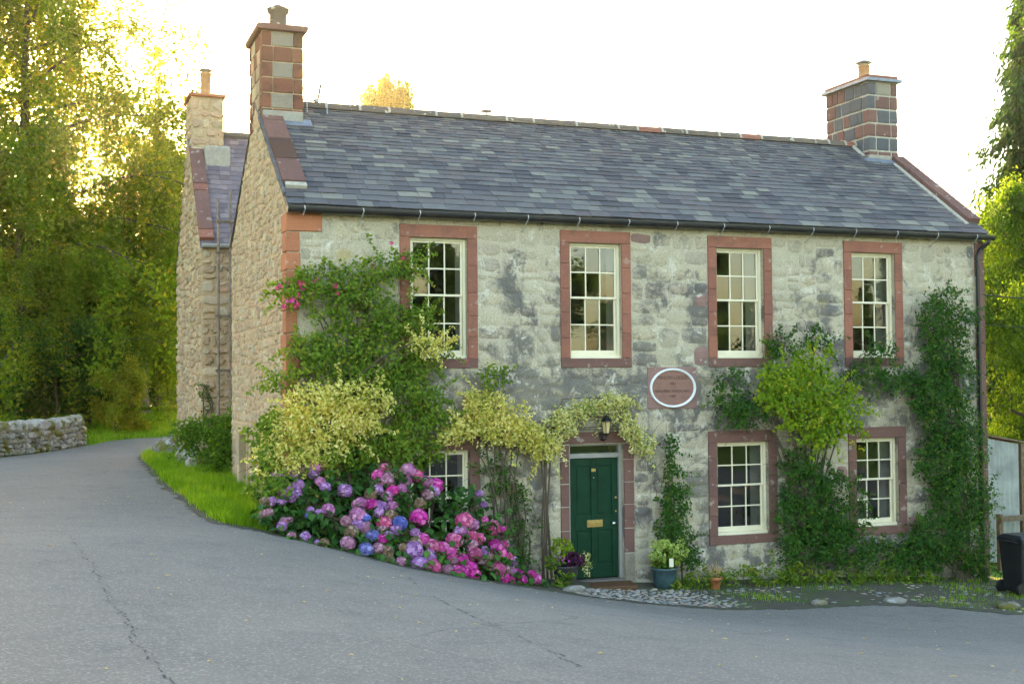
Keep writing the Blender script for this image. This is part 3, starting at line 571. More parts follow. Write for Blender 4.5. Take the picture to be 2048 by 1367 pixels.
# quoins
for i, (a, b, w) in enumerate(qz):
    q = MB(); q.rv = rng.random(); q.box(-.022-rng.uniform(0, .012), w-.012, -.02-rng.uniform(0, .012), .26 if i % 2 else .42, a+.008, b-.008)
    q.build('quoin', M['redq'], cottage, bevel=.012)
z = -.6
while z < 5.9:
    h = rng.uniform(.28, .4); h = min(h, 5.96-z); w = rng.choice([.16, .2])
    q = MB(); q.rv = rng.random(); q.box(L-w, L+.02, -.03, .3, z+.006, z+h-.006); q.build('quoin', M['brown'], cottage, bevel=.01); z += h
# gable core (left) and right gable, back wall
roofline = lambda y: ZE-.03+(ZR-ZE)*(1-abs(y-RY)/RY)
SD = (3.98, 4.88, 1.2, 2.39)   # small doorway in gable (y0,y1,z0,z1)
gb = MB()
gb.prism([(WT, -1.2), (SD[0], -1.2), (SD[0], 6), (WT, 6)], 'x', .0, .55); gb.prism([(SD[1], -1.2), (W, -1.2), (W, 6), (SD[1], 6)], 'x', 0, .55)
gb.prism([(SD[0], SD[3]), (SD[1], SD[3]), (SD[1], 6), (SD[0], 6)], 'x', 0, .55)
gb.prism([(SD[0], -1.2), (SD[1], -1.2), (SD[1], SD[3]), (SD[0], SD[3])], 'x', .38, .55)
gb.prism([(0, 6.002), (W, 6.002), (RY, ZR-.04)], 'x', 0, .55)
gable = gb.build('gable_wall', M['rmortar'], cottage)
gb = MB(); gb.prism([(WT, -1.4), (W, -1.4), (W, 6), (RY, ZR-.04), (WT, 6.4)], 'x', L-.55, L); gb.box(.552, L-.552, W-.55, W, -1.2, 6)
gb.build('back_wall', M['rmortar'], cottage)
rng = random.Random(23); cells = []
for (a, b, c, d) in ((.27, SD[0]-.15, .95, 2.62), (SD[1]+.19, W-.02, .95, 2.62), (.27, W-.02, 2.62, 4.3), (.27, W-.02, 4.3, ZE)):
    for u0, u1 in split(a, b, .7, 1.5, rng): guill(u0, u1, c, d, rng, .055, cells, .1, .08, 1.5)
tri = []
for u0, u1 in split(.02, W-.02, .7, 1.5, rng): guill(u0, u1, ZE, 8.25, rng, .055, tri, .1, .08, 1.5)
cells += [c for c in tri if roofline((c[0]+c[1])/2)-.06 > c[2]+.03]
place_stones(cells, lambda u, v, h: (-h, u, v), gable, [M['rubble']], 'stone', 'small_stones', .015, rng, .005, .35, .10, .6, 300, lambda u: roofline(u)-.03, None, False)
# dressed stones round the gable doorway
for (a, b, c, d) in ((SD[0]-.14, SD[0], 1.1, 1.75), (SD[0]-.16, SD[0], 1.76, 2.38), (SD[1], SD[1]+.2, 1.1, 1.8), (SD[1], SD[1]+.16, 1.81, 2.38), (SD[0]-.16, SD[1]+.18, 2.39, 2.6)):
    q = MB(); q.rv = rng.random(); q.box(-.03, .2, a+.004, b-.004, c, d); q.build('dressed_stone', M['rubble'], gable, bevel=.012)
boxo('plank_door', M['wood'], cottage, .30, .34, SD[0]+.01, SD[1]-.01, 1.15, SD[3]-.005)

# ---------------------------------------------------------------- roof
EY, EZ = -.16, 6.075
SL = math.hypot(RY-EY, ZR-EZ); AN = math.atan2(ZR-EZ, RY-EY); ca, sa = math.cos(AN), math.sin(AN)
def onroof(x, s, h): return (x, EY+s*ca-h*sa, EZ+s*sa+h*ca)
rb = MB()
rb.add([onroof(-.02, 0, -.05), onroof(L+.03, 0, -.05), onroof(L+.03, SL, -.05), onroof(-.02, SL, -.05)] + [onroof(-.02, 0, -.01), onroof(L+.03, 0, -.01), onroof(L+.03, SL, -.01), onroof(-.02, SL, -.01)],
       [(0,3,2,1),(4,5,6,7),(0,1,5,4),(1,2,6,5),(2,3,7,6),(3,0,4,7)])
rb.add([(-.02, RY, ZR), (L+.03, RY, ZR), (L+.03, W+.15, EZ-.02), (-.02, W+.15, EZ-.02)], [(0, 1, 2, 3)])
roof = rb.build('roof', M['slate'], cottage)
rng = random.Random(7)
NC = 27; ex = [.205-.115*(i/(NC-1))**.8 for i in range(NC)]; k_ = (SL-.03)/sum(ex); ex = [e*k_ for e in ex]
slates = []; s = 0
for i, e in enumerate(ex):
    wm = .33-.13*(i/NC)
    x = -.02-rng.uniform(0, .2)
    while x < L+.02:
        w = wm*rng.choice([.7, .85, .95, 1, 1.05, 1.2, 1.4]) * (1.15 if i == 0 else 1)
        a, b = max(x, -.02), min(x+w, L+.03)
        if b-a > .05: slates.append((a, b, s, e))
        x += w
    s += e
rest = MB(); big = sorted(slates, key=lambda q: q[2])
for i, (a, b, s, e) in enumerate(big):
    mb = MB() if i < 300 else rest
    # slates in the lower courses lie flatter to the camera and show largest
    mb.rv = rng.random(); g = .0025; top = min(s+e*2.1, SL-.005); t0 = .016+rng.uniform(-.003, .007); th = rng.uniform(.007, .013)
    lo0, lo1 = s-rng.uniform(0, .010), s-rng.uniform(0, .010)
    cl = rng.uniform(.0, .02) if rng.random() < .35 else 0; cr = rng.uniform(.0, .02) if rng.random() < .35 else 0
    pts = [(a+g+cl, lo0), (b-g-cr, lo1), (b-g, lo1+cr), (b-g, top), (a+g, top), (a+g, lo0+cl)]
    def hh(q): return t0+.012-(q-s)/(top-s)*(t0+.006)
    V = [onroof(px, q, hh(q)) for px, q in pts] + [onroof(px, q, hh(q)-th) for px, q in pts]
    n_ = 6
    mb.add(V, [tuple(range(n_))] + [(j, n_+j, n_+(j+1) % n_, (j+1) % n_) for j in (0, 1, 2, 4, 5)])
    if i < 300: mb.build('slate', M['slate'], roof)
tag(rest.build('upper_slates', M['slate'], roof), kind='stuff')
# ridge stones
x = .74; i = 0
while x < 12.62:
    w = rng.choice([.42, .5, .62, .75, .9, .55]); w = min(w, 12.66-x)
    if 12.66-(x+w) < .25: w = 12.66-x
    mb = MB(); mb.rv = rng.random(); prof = []
    for k in range(9):
        a = math.pi*(k/8); prof.append((RY-.155*math.cos(a), ZR-.05+.135*math.sin(a)+rng.uniform(-.004, .004)))
    mb.prism(prof[::-1], 'x', x+.012, x+w-.012)
    mb.build('ridge_stone', M['red'] if x > 6.8 and rng.random() < .4 else M['ridge'], roof)
    jm = MB(); jm.prism([(p[0]*1.0+(p[0]-RY)*.06, p[1]+.012) for p in prof[::-1]], 'x', x+w-.022, x+w+.022); jm.build('ridge_joint', M['chmortar'], roof)
    x += w; i += 1
# skew copings, left then right
def coping(name, x0, x1, s0, s1, mat, hb=.11, parent=cottage):
    mb = MB(); mb.rv = rng.random()
    V = [onroof(x0, s0, .0), onroof(x1, s0, .0), onroof(x1, s1, .0), onroof(x0, s1, .0), onroof(x0, s0, hb), onroof(x1, s0, hb), onroof(x1, s1, hb), onroof(x0, s1, hb)]
    mb.add(V, [(0,3,2,1),(4,5,6,7),(0,1,5,4),(1,2,6,5),(2,3,7,6),(3,0,4,7)]); return mb.build(name, mat, parent, bevel=.012)
M['dbrown'] = mat_sand('soot_brown_stone', (.09, .055, .045), (.13, .07, .05), dk=.6)
for s0, s1, mt in ((.63, 1.42, 'brown'), (1.43, 2.18, 'dbrown'), (2.19, 2.92, 'brown'), (2.93, 3.12, 'brown')):
    coping('coping_stone', -.01, .36, s0, s1-.012, M[mt])
coping('coping_foot', .02, .36, .5, .625, M['chmortar'], .085)
mb = MB()
for i in range(30):
    s0 = .3+i*.095
    V = [onroof(-.05, s0, -.02), onroof(-.013, s0, -.02), onroof(-.013, s0+.09, -.02), onroof(-.05, s0+.09, -.02), onroof(-.05-rng.uniform(0, .02), s0, .05), onroof(-.013, s0, .06), onroof(-.013, s0+.09, .06), onroof(-.05-rng.uniform(0, .02), s0+.09, .05)]
    mb.add(V, [(0,3,2,1),(4,5,6,7),(0,1,5,4),(1,2,6,5),(2,3,7,6),(3,0,4,7)])
tag(mb.build('verge_slates', M['slate'], roof), kind='stuff')
s0 = .42
for ln in (1.0, .62, .5, .3, .35):
    coping('coping_stone', L-.20, L+.09, s0, s0+ln-.012, M['brown'], .12); s0 += ln
coping('verge_mortar', L-.30, L-.203, .35, 3.05, M['chmortar'], .045)
# gutter, brackets, downpipe
mb = MB(); gp = [(EY-.02+.062*math.cos(a), EZ-.045+.075*math.sin(a)) for a in [math.pi+math.pi*k/8 for k in range(9)]]
mb.prism(gp+[(EY+.042, EZ-.03), (EY-.082, EZ-.03)], 'x', -.03, L+.12); mb.build('gutter', M['black'], cottage)
for i, xb in enumerate([.22+.92*k for k in range(15)]):
    mb = MB(); mb.tube([(xb, EY-.085, EZ-.02), (xb+.01, EY-.09, EZ-.07), (xb-.01, EY-.03, EZ-.16)], .009, 6)
    if i % 3: mb.tube([(xb-.01, EY-.03, EZ-.16), (xb-.03, -.012, EZ-.28)], .006, 5)
    mb.build('gutter_bracket', M['zinc'], cottage)
mb = MB(); mb.tube([(L+.02, EY-.02, EZ-.08), (L+.0, EY-.02, EZ-.16), (L-.10, -.07, EZ-.28), (L-.17, -.065, EZ-.40), (L-.17, -.065, -.5)], .04, 10)
for z in (5.4, 3.9, 2.2, .6): mb.lathe([(.052, 0), (.052, .05)], (L-.17, -.065, z), 10)
mb.build('downpipe', M['black'], cottage, smooth=False)
# ---------------------------------------------------------------- chimneys
def block_face(parent, plan, y, x0, x1, z0, z1, cols, rows, mats, rng, dep=.03):
    pass
def chimney(name, x0, x1, y0, y1, z0, z1, style, capmat, top):
    ch = MB().box(x0+.012, x1-.012, y0+.012, y1-.012, z0, z1).build(name, M['rmortar'] if style == 'warm' else M['chmortar'], cottage)
    rg = random.Random(int(x0*10)+3)
    nr = 6; hs = []
    zr = [z1-(z1-z0-.32)*k/nr for k in range(nr+1)]
    fr = (0, .27, .74, 1)
    for r in range(nr):
        zt, zb_ = zr[r]-.005, zr[r+1]+.005
        wide = r % 2 == 1; cells_w = rg.uniform(-.05, .05)
        cells = [(0, fr[1]+cells_w), (fr[1]+cells_w, fr[2]+rg.uniform(-.03, .05) if True else 0), (0, 1)]; cells[2] = (cells[1][1], 1)
        for j, (a, b) in enumerate(cells):
            mt = {'warm': ('chred' if rg.random() < .8 else 'dbrown') if (j != 1 or wide) else 'chgrey', 'dark': ('brown' if rg.random() < .55 else 'chdark') if (j != 1 or wide) else ('chgrey' if rg.random() < .4 else 'chdark')}[style]
            mb = MB(); mb.rv = rg.random(); g = .005 if style == 'warm' else .014
            pr = rg.uniform(0, .012)
            mb.box(x0+(x1-x0)*a+g*(a > 0), x0+(x1-x0)*b-g*(b < 1), y0-pr, y0+.2, zb_+g, zt-g, .003, rg)
            mb.build('block', M[mt], ch, bevel=.012)
        for side, xa in (('l', x0), ('r', x1)):
            y = y0+.203
            while y < y1-.02:
                w = rg.uniform(.14, .42); w = min(w, y1-y)
                if y1-(y+w) < .1: w = y1-y
                mb = MB(); mb.rv = rg.random(); pr = rg.uniform(0, .02)
                edge = y+w > y1-.05
                mt = 'chred' if (style == 'warm' and (edge or rg.random() < .35)) else 'rubble' if style == 'warm' else 'brown' if (edge or rg.random() < .3) else 'chdark'
                g = .008 if style == 'warm' else .014
                if side == 'l': mb.box(x0-pr, x0+.1, y+g, y+w-g, zb_+g, zt-g, .006, rg)
                else: mb.box(x1-.1, x1+pr, y+g, y+w-g, zb_+g, zt-g, .006, rg)
                mb.build('block', M[mt], ch, bevel=.012); y += w
    return ch
c1 = chimney('chimney', 0, .72, 2.32, 3.62, 7.5, 9.44, 'warm', 'brown', 9.55)
mb = MB(); mb.rv = .3; mb.prism([(-.04, 9.44), (.76, 9.44), (.80, 9.475), (.80, 9.55), (-.08, 9.55), (-.08, 9.475)], 'y', 2.24, 3.70); mb.build('chimney_cap', M['brown'], c1, bevel=.012)
mb = MB(); mb.box(.01, .715, 2.29, 3.0, 7.80, 8.05); mb.build('cement_skirt', M['render'], c1, bevel=.02)
mb = MB(); mb.lathe([(.16, 0), (.165, .06), (.15, .10), (.15, .30), (.185, .33), (.185, .36), (.2, .38), (.2, .40), (.04, .48), (.0, .49)], (.36, 2.75, 9.55), 22); mb.build('chimney_pot', M['ridge'], c1, smooth=True)
mb = MB(); mb.lathe([(.12, 0), (.13, .06), (.12, .10), (.12, .2), (.15, .22), (.13, .26)], (.2, 3.3, 9.55), 18); mb.build('chimney_pot', M['clay'], c1, smooth=True)
coping('lead_flashing', .36, .86, 2.9, 3.16, M['lead'], .045)
c2 = chimney('chimney', 12.68, 13.42, 2.42, 3.9, 7.5, 9.58, 'dark', 'lead', 9.7)
boxo('lead_cap', M['lead'], c2, 12.6, 13.5, 2.34, 3.98, 9.58, 9.645, .008)
boxo('chimney_cap', M['red'], c2, 12.66, 13.44, 2.40, 3.92, 9.645, 9.72, .01)
mb = MB(); mb.lathe([(.135, 0), (.135, .06), (.12, .08), (.115, .30), (.13, .31), (.13, .34), (.115, .345)], (13.02, 3.0, 9.72), 20); mb.build('chimney_pot', M['clay'], c2, smooth=True)
mb = MB(); mb.lathe([(.06, .34), (.06, .39), (.17, .395), (.175, .405), (.03, .48), (0, .485)], (13.02, 3.0, 9.72), 20)
for k in range(4):
    a = k*math.pi/2+.4; mb.tube([(13.02+.1*math.cos(a), 3+.1*math.sin(a), 10.05), (13.02+.13*math.cos(a), 3+.13*math.sin(a), 10.12)], .008, 5)
mb.build('cowl', M['zinc'], c2)
coping('lead_flashing', 12.5, 12.9, 2.98, 3.13, M['lead'], .06); coping('lead_flashing', 12.83, 13.22, 2.95, 3.12, M['lead'], .05)
mb = MB(); mb.box(12.66, 13.44, 2.39, 2.9, 7.75, 8.02); mb.build('cement_skirt', M['render'], c2, bevel=.02)
mb = MB(); mb.tube([(12.6, 2.5, 7.98), (12.6, 2.95, 8.33)], .05, 6); mb.build('cement_fillet', M['chmortar'], c2)
# ridge vent cowl
mb = MB(); mb.lathe([(.03, 0), (.03, .08), (.12, .085), (.12, .10), (.02, .14), (0, .14)], (4.35, RY, ZR+.06), 18); mb.build('ridge_vent', M['zinc'], roof)
# roof ladder hook over the ridge
lad = thing('roof_ladder', (1.05, RY, ZR), 'metal roof ladder hooked over the ridge beside the tall chimney', 'ladder')
for xx in (.86, 1.22):
    MB().tube([onroof(xx, SL-.35, .03), onroof(xx-.0, SL-.12, .25), (xx-.02, RY+.1, ZR+.42)], .009, 6).build('hook_arm', M['zinc'], lad)
    MB().tube([(xx-.03, RY+.1, ZR+.44), (xx-.08, RY+.4, ZR-.1)], .022, 6).build('rail', M['zinc'], lad)
for q in (0, 1): MB().tube([(.83-.03*q, RY+.12+.09*q, ZR+.36-.2*q), (1.2-.03*q, RY+.12+.09*q, ZR+.36-.2*q)], .009+.008*q, 6).build('rung', M['zinc'], lad)
MB().lathe([(0, -.03), (.035, -.02), (.035, .03), (0, .04)], (1.12, RY+.2, ZR+.16), 10).build('wheel', M['zinc'], lad)

# ---------------------------------------------------------------- interior shell
boxo('floor_slab', M['wood'], cottage, .56, L-.56, .61, W-.56, 2.82, 3.0)
boxo('floor_slab', M['wood'], cottage, .56, L-.56, .61, W-.56, -.3, -.05)
boxo('ceiling', M['plaster'], cottage, .56, L-.56, .61, W-.56, 5.9, 5.98)
for xp in (3.85, 6.55, 9.6):
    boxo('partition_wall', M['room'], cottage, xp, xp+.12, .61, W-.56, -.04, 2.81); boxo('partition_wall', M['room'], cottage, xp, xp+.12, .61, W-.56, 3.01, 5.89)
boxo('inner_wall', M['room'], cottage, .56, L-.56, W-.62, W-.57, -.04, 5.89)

# ---------------------------------------------------------------- sash windows
rgw = random.Random(31)
def sash_window(x0, x1, z0, z1, red, sillmat):
    F = .045; yf = .085
    fr = MB(); t_ = F
    # outer box frame
    fr.box(x0, x0+t_, yf, yf+.12, z0+.05, z1); fr.box(x1-t_, x1, yf, yf+.12, z0+.05, z1); fr.box(x0+t_, x1-t_, yf, yf+.12, z1-t_*.9, z1); fr.box(x0, x1, yf-.035, yf+.12, z0, z0+.05)
    win = fr.build('window', M['cream'], cottage, bevel=.004)
    zm = z0+.05+(z1-z0-.05)*.515
    for k, (a, b, yo) in enumerate(((zm-.018, z1-t_*.9, .03), (z0+.05, zm+.018, .065))):
        y0, y1 = yf+yo, yf+yo+.03
        xa, xb = x0+t_, x1-t_
        br = .085 if k == 1 else .036; tr = .036
        mb = MB(); mb.box(xa, xa+.036, y0, y1, a, b); mb.box(xb-.036, xb, y0, y1, a, b); mb.box(xa+.036, xb-.036, y0, y1, a, a+br); mb.box(xa+.036, xb-.036, y0, y1, b-tr, b)
        mb.build('sash', M['cream'], win, bevel=.003)
        ga, gb_, gx0, gx1 = a+br, b-tr, xa+.036, xb-.036
        zc = (ga+gb_)/2
        for q in (1, 2):
            xm = gx0+(gx1-gx0)*q/3; boxo('glazing_bar', M['cream'], win, xm-.011, xm+.011, y0+.003, y1-.003, ga, gb_)
        for q in range(3):
            xm0 = gx0+(gx1-gx0)*q/3+.011*(q > 0); xm1 = gx0+(gx1-gx0)*(q+1)/3-.011*(q < 2)
            boxo('glazing_bar', M['cream'], win, xm0, xm1, y0+.002, y1-.002, zc-.011, zc+.011)
            for zz0, zz1 in ((ga, zc-.011), (zc+.011, gb_)):
                yc = (y0+y1)/2; tx, tz = rgw.uniform(-.0028, .0028), rgw.uniform(-.0035, .0035)
                mb = MB(); mb.add([(xm0-.003, yc-tx-tz, zz0-.003), (xm1+.003, yc+tx-tz, zz0-.003), (xm1+.003, yc+tx+tz, zz1+.003), (xm0-.003, yc-tx+tz, zz1+.003)], [(0, 1, 2, 3)])
                mb.build('pane', M['glass'], win)
    # white inner reveal
    mb = MB(); q = .006; ya, yb = yf+.122, WT+.006
    for P in ([(x1-q, ya), (x1-q+.13, yb)], [(x0+q, ya), (x0+q-.13, yb)]): pass
    mb.add([(x1-q, ya, z0), (x1-q, yb, z0), (x1-q, yb, z1), (x1-q, ya, z1)], [(0, 1, 2, 3)]); mb.add([(x0+q, ya, z0), (x0+q, yb, z0), (x0+q, yb, z1), (x0+q, ya, z1)], [(3, 2, 1, 0)])
    mb.add([(x0+q, ya, z1-q), (x1-q, ya, z1-q), (x1-q, yb, z1-q), (x0+q, yb, z1-q)], [(0, 1, 2, 3)]); mb.add([(x0+q, ya, z0+q), (x1-q, ya, z0+q), (x1-q, yb, z0+q), (x0+q, yb, z0+q)], [(3, 2, 1, 0)])
    mb.build('inner_reveal', M['plaster'], win)
    # stone surround
    pr = -.022
    def st(n, a, b, c, d, mt, y1=.14):
        s = MB(); s.rv = rgw.random(); s.box(a+.002, b-.002, pr-rgw.uniform(0, .008), y1, c+.002, d-.002); return s.build(n, mt, win, bevel=.007)
    st('lintel', x0-SW, x1+SW, z1, z1+ST, red)
    st('sill', x0-SW+(.0), x1+SW, z0-SB, z0, sillmat, .3)
    for side in (0, 1):
        z = z0; nb = rgw.choice([4, 5])
        for k in range(nb):
            h = (z1-z0)/nb*rgw.uniform(.85, 1.15) if k < nb-1 else z1-z
            a, b = (x0-SW, x0) if side == 0 else (x1, x1+SW)
            st('jamb_stone', a, b, z, z+h, red); z += h
    return win
for i, (a, b, c, d) in enumerate(wins):
    sash_window(a, b, c, d, M['red'] if i < 3 else M['brown'] if i > 3 else M['red'], M['brown'])
# ---------------------------------------------------------------- door
dx0, dx1 = door[0], door[1]
dm = MB(); dm.box(dx0+.05, dx1-.06, .13, .175, .02, 2.03)
dr = dm.build('door', M['green'], cottage, bevel=.004)
px = [(dx0+.05, dx0+.16), (dx0+.455, dx0+.545), (dx1-.17, dx1-.06)]
for a, b in px: boxo('stile', M['green'], dr, a, b, .107, .13, .02, 2.03, .006)
for z0, z1 in ((.02, .24), (.82, 1.06), (1.90, 2.03)):
    for (a, b) in ((px[0][1], px[1][0]), (px[1][1], px[2][0])): boxo('rail', M['green'], dr, a+.001, b-.001, .109, .13, z0, z1, .006)
for (a, b) in ((px[0][1], px[1][0]), (px[1][1], px[2][0])):
    for z0, z1 in ((.28, .78), (1.10, 1.86)): boxo('panel', M['green'], dr, a+.04, b-.04, .118, .13, z0, z1, .008)
boxo('letter_box', M['brass'], dr, dx0+.37, dx0+.66, .098, .106, .87, .99, .004); boxo('letter_flap', M['brass'], dr, dx0+.40, dx0+.63, .088, .097, .90, .955, .004)
MB().lathe([(.018, 0), (.018, .02), (.034, .03), (.036, .05), (.02, .065), (0, .067)], (0, 0, 0), 14).build('door_knob', M['steel'], dr, True, xf=Matrix.Translation((dx1-.16, .107, .92)) @ Matrix.Rotation(math.pi/2, 4, 'X'))
for z, r in ((1.35, .022), (1.12, .016)): MB().lathe([(r, 0), (r, .008), (0, .01)], (0, 0, 0), 14).build('lock', M['brass'], dr, True, xf=Matrix.Translation((dx1-.10, .107, z)) @ Matrix.Rotation(math.pi/2, 4, 'X'))
boxo('number_plate', M['brass'], dr, dx0+.46, dx0+.54, .100, .1065, 1.80, 1.85, .003)
MB().lathe([(.012, 0), (.012, .01), (0, .012)], (0, 0, 0), 12).build('door_viewer', M['steel'], dr, True, xf=Matrix.Translation((dx0+.5, .107, 1.70)) @ Matrix.Rotation(math.pi/2, 4, 'X'))
dfm = MB(); dfm.box(dx0, dx0+.05, .06, .2, 0, 2.27); dfm.box(dx1-.06, dx1, .06, .2, 0, 2.27); dfm.box(dx0+.05, dx1-.06, .06, .2, 2.035, 2.115); dfm.box(dx0+.05, dx1-.06, .06, .2, 2.24, 2.27)
dfr = dfm.build('door_frame', M['framegrey'], cottage, bevel=.005)
MB().add([], []) ; mb = MB(); mb.add([(dx0+.05, .13, 2.11), (dx1-.06, .13, 2.11), (dx1-.06, .13, 2.245), (dx0+.05, .13, 2.245)], [(0, 1, 2, 3)]); mb.build('fanlight_pane', M['glass'], dfr)
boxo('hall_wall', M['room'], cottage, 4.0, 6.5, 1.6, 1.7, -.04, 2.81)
def dst(n, a, b, c, d, mt):
    s = MB(); s.rv = rgw.random(); s.box(a+.002, b-.002, -.024-rgw.uniform(0, .008), .2, c+.004, d-.004); s.build(n, mt, cottage, bevel=.008)
for a, b in ((dx0-.155, dx0), (dx1, dx1+.19)):
    z = -.1
    for h in (.52, .42, .40, .38, .38, .29):
        h2 = min(h, 2.27-z); dst('door_jamb_stone', a, b, z, z+h2, M['chgrey'] if z < 0 else M['brown'])
        jm = MB().box(a+.004, b-.004, -.022, .1, z+h2-.008, z+h2+.008); jm.build('mortar_joint', M['chmortar'], cottage); z += h2
dst('door_lintel', dx0-.155, dx1+.19, 2.285, 2.48, M['brown'])
boxo('threshold', M['steps'], cottage, dx0-.02, dx1+.02, -.04, .2, -.12, .0, .012)
# ---------------------------------------------------------------- plaque
plq = MB(); plq.rv = .2; plq.box(6.17, 7.13, -.016, .05, 2.84, 3.56); plq = plq.build('plaque', M['redfacade'], cottage, bevel=.01)
ocx, ocz, orx, orz = 6.65, 3.20, .405, .30
mb = MB(); k = 48; V = []; Fq = []
prf = [(1.0, -.012), (1.0, -.052), (.955, -.066), (.935, -.050), (.915, -.056), (.885, -.044), (.88, -.02)]
for f_, y in prf:
    for q in range(k):
        a = 2*math.pi*q/k; V.append((ocx+(orx+ (f_-.88)*.33)*math.cos(a), y, ocz+(orz+(f_-.88)*.33)*math.sin(a)))
for i in range(len(prf)-1):
    for q in range(k): Fq.append((i*k+q, i*k+(q+1) % k, (i+1)*k+(q+1) % k, (i+1)*k+q))
mb.add(V, Fq); mb.build('plaque_ring', M['white'], plq, smooth=True)
mb = MB(); V = [(ocx+(orx+.003)*math.cos(2*math.pi*q/k), -.024, ocz+(orz+.003)*math.sin(2*math.pi*q/k)) for q in range(k)]; mb.add(V, [tuple(range(k))[::-1]])
M['plaque'] = mat_sand('plaque_stone', (.36, .19, .14), (.26, .15, .125), dk=.25)
mb.build('plaque_face', M['plaque'], plq)
M['letter_shade'] = plain('letter_shade_tone', (.12, .065, .055), .95, 0, .2, 30, .1)  # darker colour gives the flat letters the shade of a carved recess
for txt, zc, sz in (('MASON LODGE', 3.375, .082), ('1801', 3.27, .07), ('NEWABBEY PARISH HALL', 3.145, .062), ('1887', 3.055, .06)):
    cu = bpy.data.curves.new('inscription', 'FONT'); cu.body = txt; cu.size = sz; cu.align_x = 'CENTER'; cu.align_y = 'CENTER'; cu.extrude = .0012; cu.materials.append(M['letter_shade'])
    o = bpy.data.objects.new('inscription', cu); me_ = bpy.data.meshes.new_from_object(o); bpy.data.objects.remove(o); o = bpy.data.objects.new('inscription', me_); link(o, plq, Matrix.Translation((ocx, -.0265, zc)) @ Matrix.Rotation(math.pi/2, 4, 'X'))
boxo('inscription_rule', M['letter_shade'], plq, ocx-.08, ocx+.08, -.027, -.0245, 3.208, 3.213)
# wall vent grille
vg = MB()
for k in range(9): vg.box(9.37, 9.68, -.05, -.036, .02+k*.036, .042+k*.036)
vg.box(9.36, 9.69, -.035, -.015, .0, .35); vg.build('vent_grille', M['zinc'], cottage)

# ---------------------------------------------------------------- rear cottage
rear = thing('rear_cottage', (1, 8, 1.5), 'rubble stone rear house with purple slate roof behind the main cottage gable', 'cottage')
X0, Y0, Y1, RZE, RZR = -.35, 8.0, 12.9, 6.3, 9.15
RM = (Y0+Y1)/2
mb = MB(); mb.prism([(Y0, 0), (Y1, 0), (Y1, RZE), (RM, RZR-.03), (Y0, RZE)], 'x', X0, 7.5); rcore = mb.build('gable_wall', M['rmortar'], rear)
rl = lambda y: RZE-.03+(RZR-RZE)*(1-abs(y-RM)/(RM-Y0))
rng = random.Random(41); cells = []
for u0, u1 in split(Y0+.03, Y1-.03, .7, 1.4, rng): guill(u0, u1, 1.1, 9.0, rng, .07, cells, .1, .1, 1.5)
cells = [c for c in cells if min(rl(c[0]), rl(c[1]))-.05 > c[2]]
place_stones(cells, lambda u, v, h: (X0-h, u, v), rcore, [M['rubble']], 'stone', 'small_stones', .035, rng, .006, .4, .10, .6, 200, lambda u: rl(u)-.03, None, False)
mb = MB(); mb.box(X0+.02, 5, Y0-.03, Y0-.002, .5, RZE-.05); rfw = mb.build('front_wall', M['rmortar'], rear)
cells = []
guill(X0, 1.6, 1.1, 6.2, rng, .13, cells, .14, .14, 1.5)
place_stones(cells, lambda u, v, h: (u, Y0-.03-h, v), rfw, [M['rubble']], 'stone', 'small_stones', .04, rng, .016, .4, .12, .6, 200, None, None, False)
RA = math.atan2(RZR-RZE, RM-Y0); rca, rsa = math.cos(RA), math.sin(RA); RSL = math.hypot(RZR-RZE, RM-Y0)+.1
def onr(x, s, h): return (x, Y0-.1*rca+s*rca-h*rsa, RZE-.1*rsa+s*rsa+h*rca)
mb = MB(); mb.add([onr(X0-.03, 0, .0), onr(7.5, 0, .0), onr(7.5, RSL, .0), onr(X0-.03, RSL, .0)], [(0, 1, 2, 3)]); mb.add([(X0-.03, RM, RZR), (7.5, RM, RZR), (7.5, Y1+.1, RZE-.1), (X0-.03, Y1+.1, RZE-.1)], [(0, 1, 2, 3)])
rroof = mb.build('roof', M['pslate'], rear)
n_r = 24; e = RSL/n_r
for i in range(n_r):
    x = X0-rng.uniform(0, .15)
    while x < 2.4:
        w = rng.uniform(.17, .27); a, b = max(x, X0), x+w
        mb = MB(); mb.rv = rng.random(); s0 = i*e; s1 = min(s0+2*e, RSL)
        V = [onr(a+.003, s0, .022+.006*rng.random()), onr(b-.003, s0, .022+.006*rng.random()), onr(b-.003, s1, .006), onr(a+.003, s1, .006), onr(a+.003, s0, .01), onr(b-.003, s0, .01)]
        mb.add(V, [(0, 1, 2, 3), (4, 5, 1, 0)])
        if b-a > .03: mb.build('slate', M['pslate'], rroof)
        x += w
mb = MB(); mb.tube([(X0+.55, RM, RZR), (7.4, RM, RZR)], .11, 8); mb.build('ridge_stone', M['ridge'], rroof)
def coping_r(x0, x1, s0, s1, mat, hb=.12):
    mb = MB(); mb.rv = rng.random()
    V = [onr(x0, s0, 0), onr(x1, s0, 0), onr(x1, s1, 0), onr(x0, s1, 0), onr(x0, s0, hb), onr(x1, s0, hb), onr(x1, s1, hb), onr(x0, s1, hb)]
    mb.add(V, [(0,3,2,1),(4,5,6,7),(0,1,5,4),(1,2,6,5),(2,3,7,6),(3,0,4,7)]); mb.build('coping_stone', mat, rear, bevel=.012)
coping_r(X0-.03, X0+.27, .22, .48, M['red']); coping_r(X0-.03, X0+.27, .5, 1.75, M['brown']); coping_r(X0-.03, X0+.27, 1.77, 1.98, M['red']); coping_r(X0-.03, X0+.27, 2.0, 3.2, M['brown'])
rch = boxo('chimney', M['rmortar'], rear, X0+.02, X0+.74, RM-.42, RM+.62, 8.3, 9.95)
cells = []
for c0, c1 in courses(8.55, 9.95, .16, .3, rng): cells += [(u0, u1, c0, c1) for u0, u1 in split(X0, X0+.76, .18, .4, rng)]
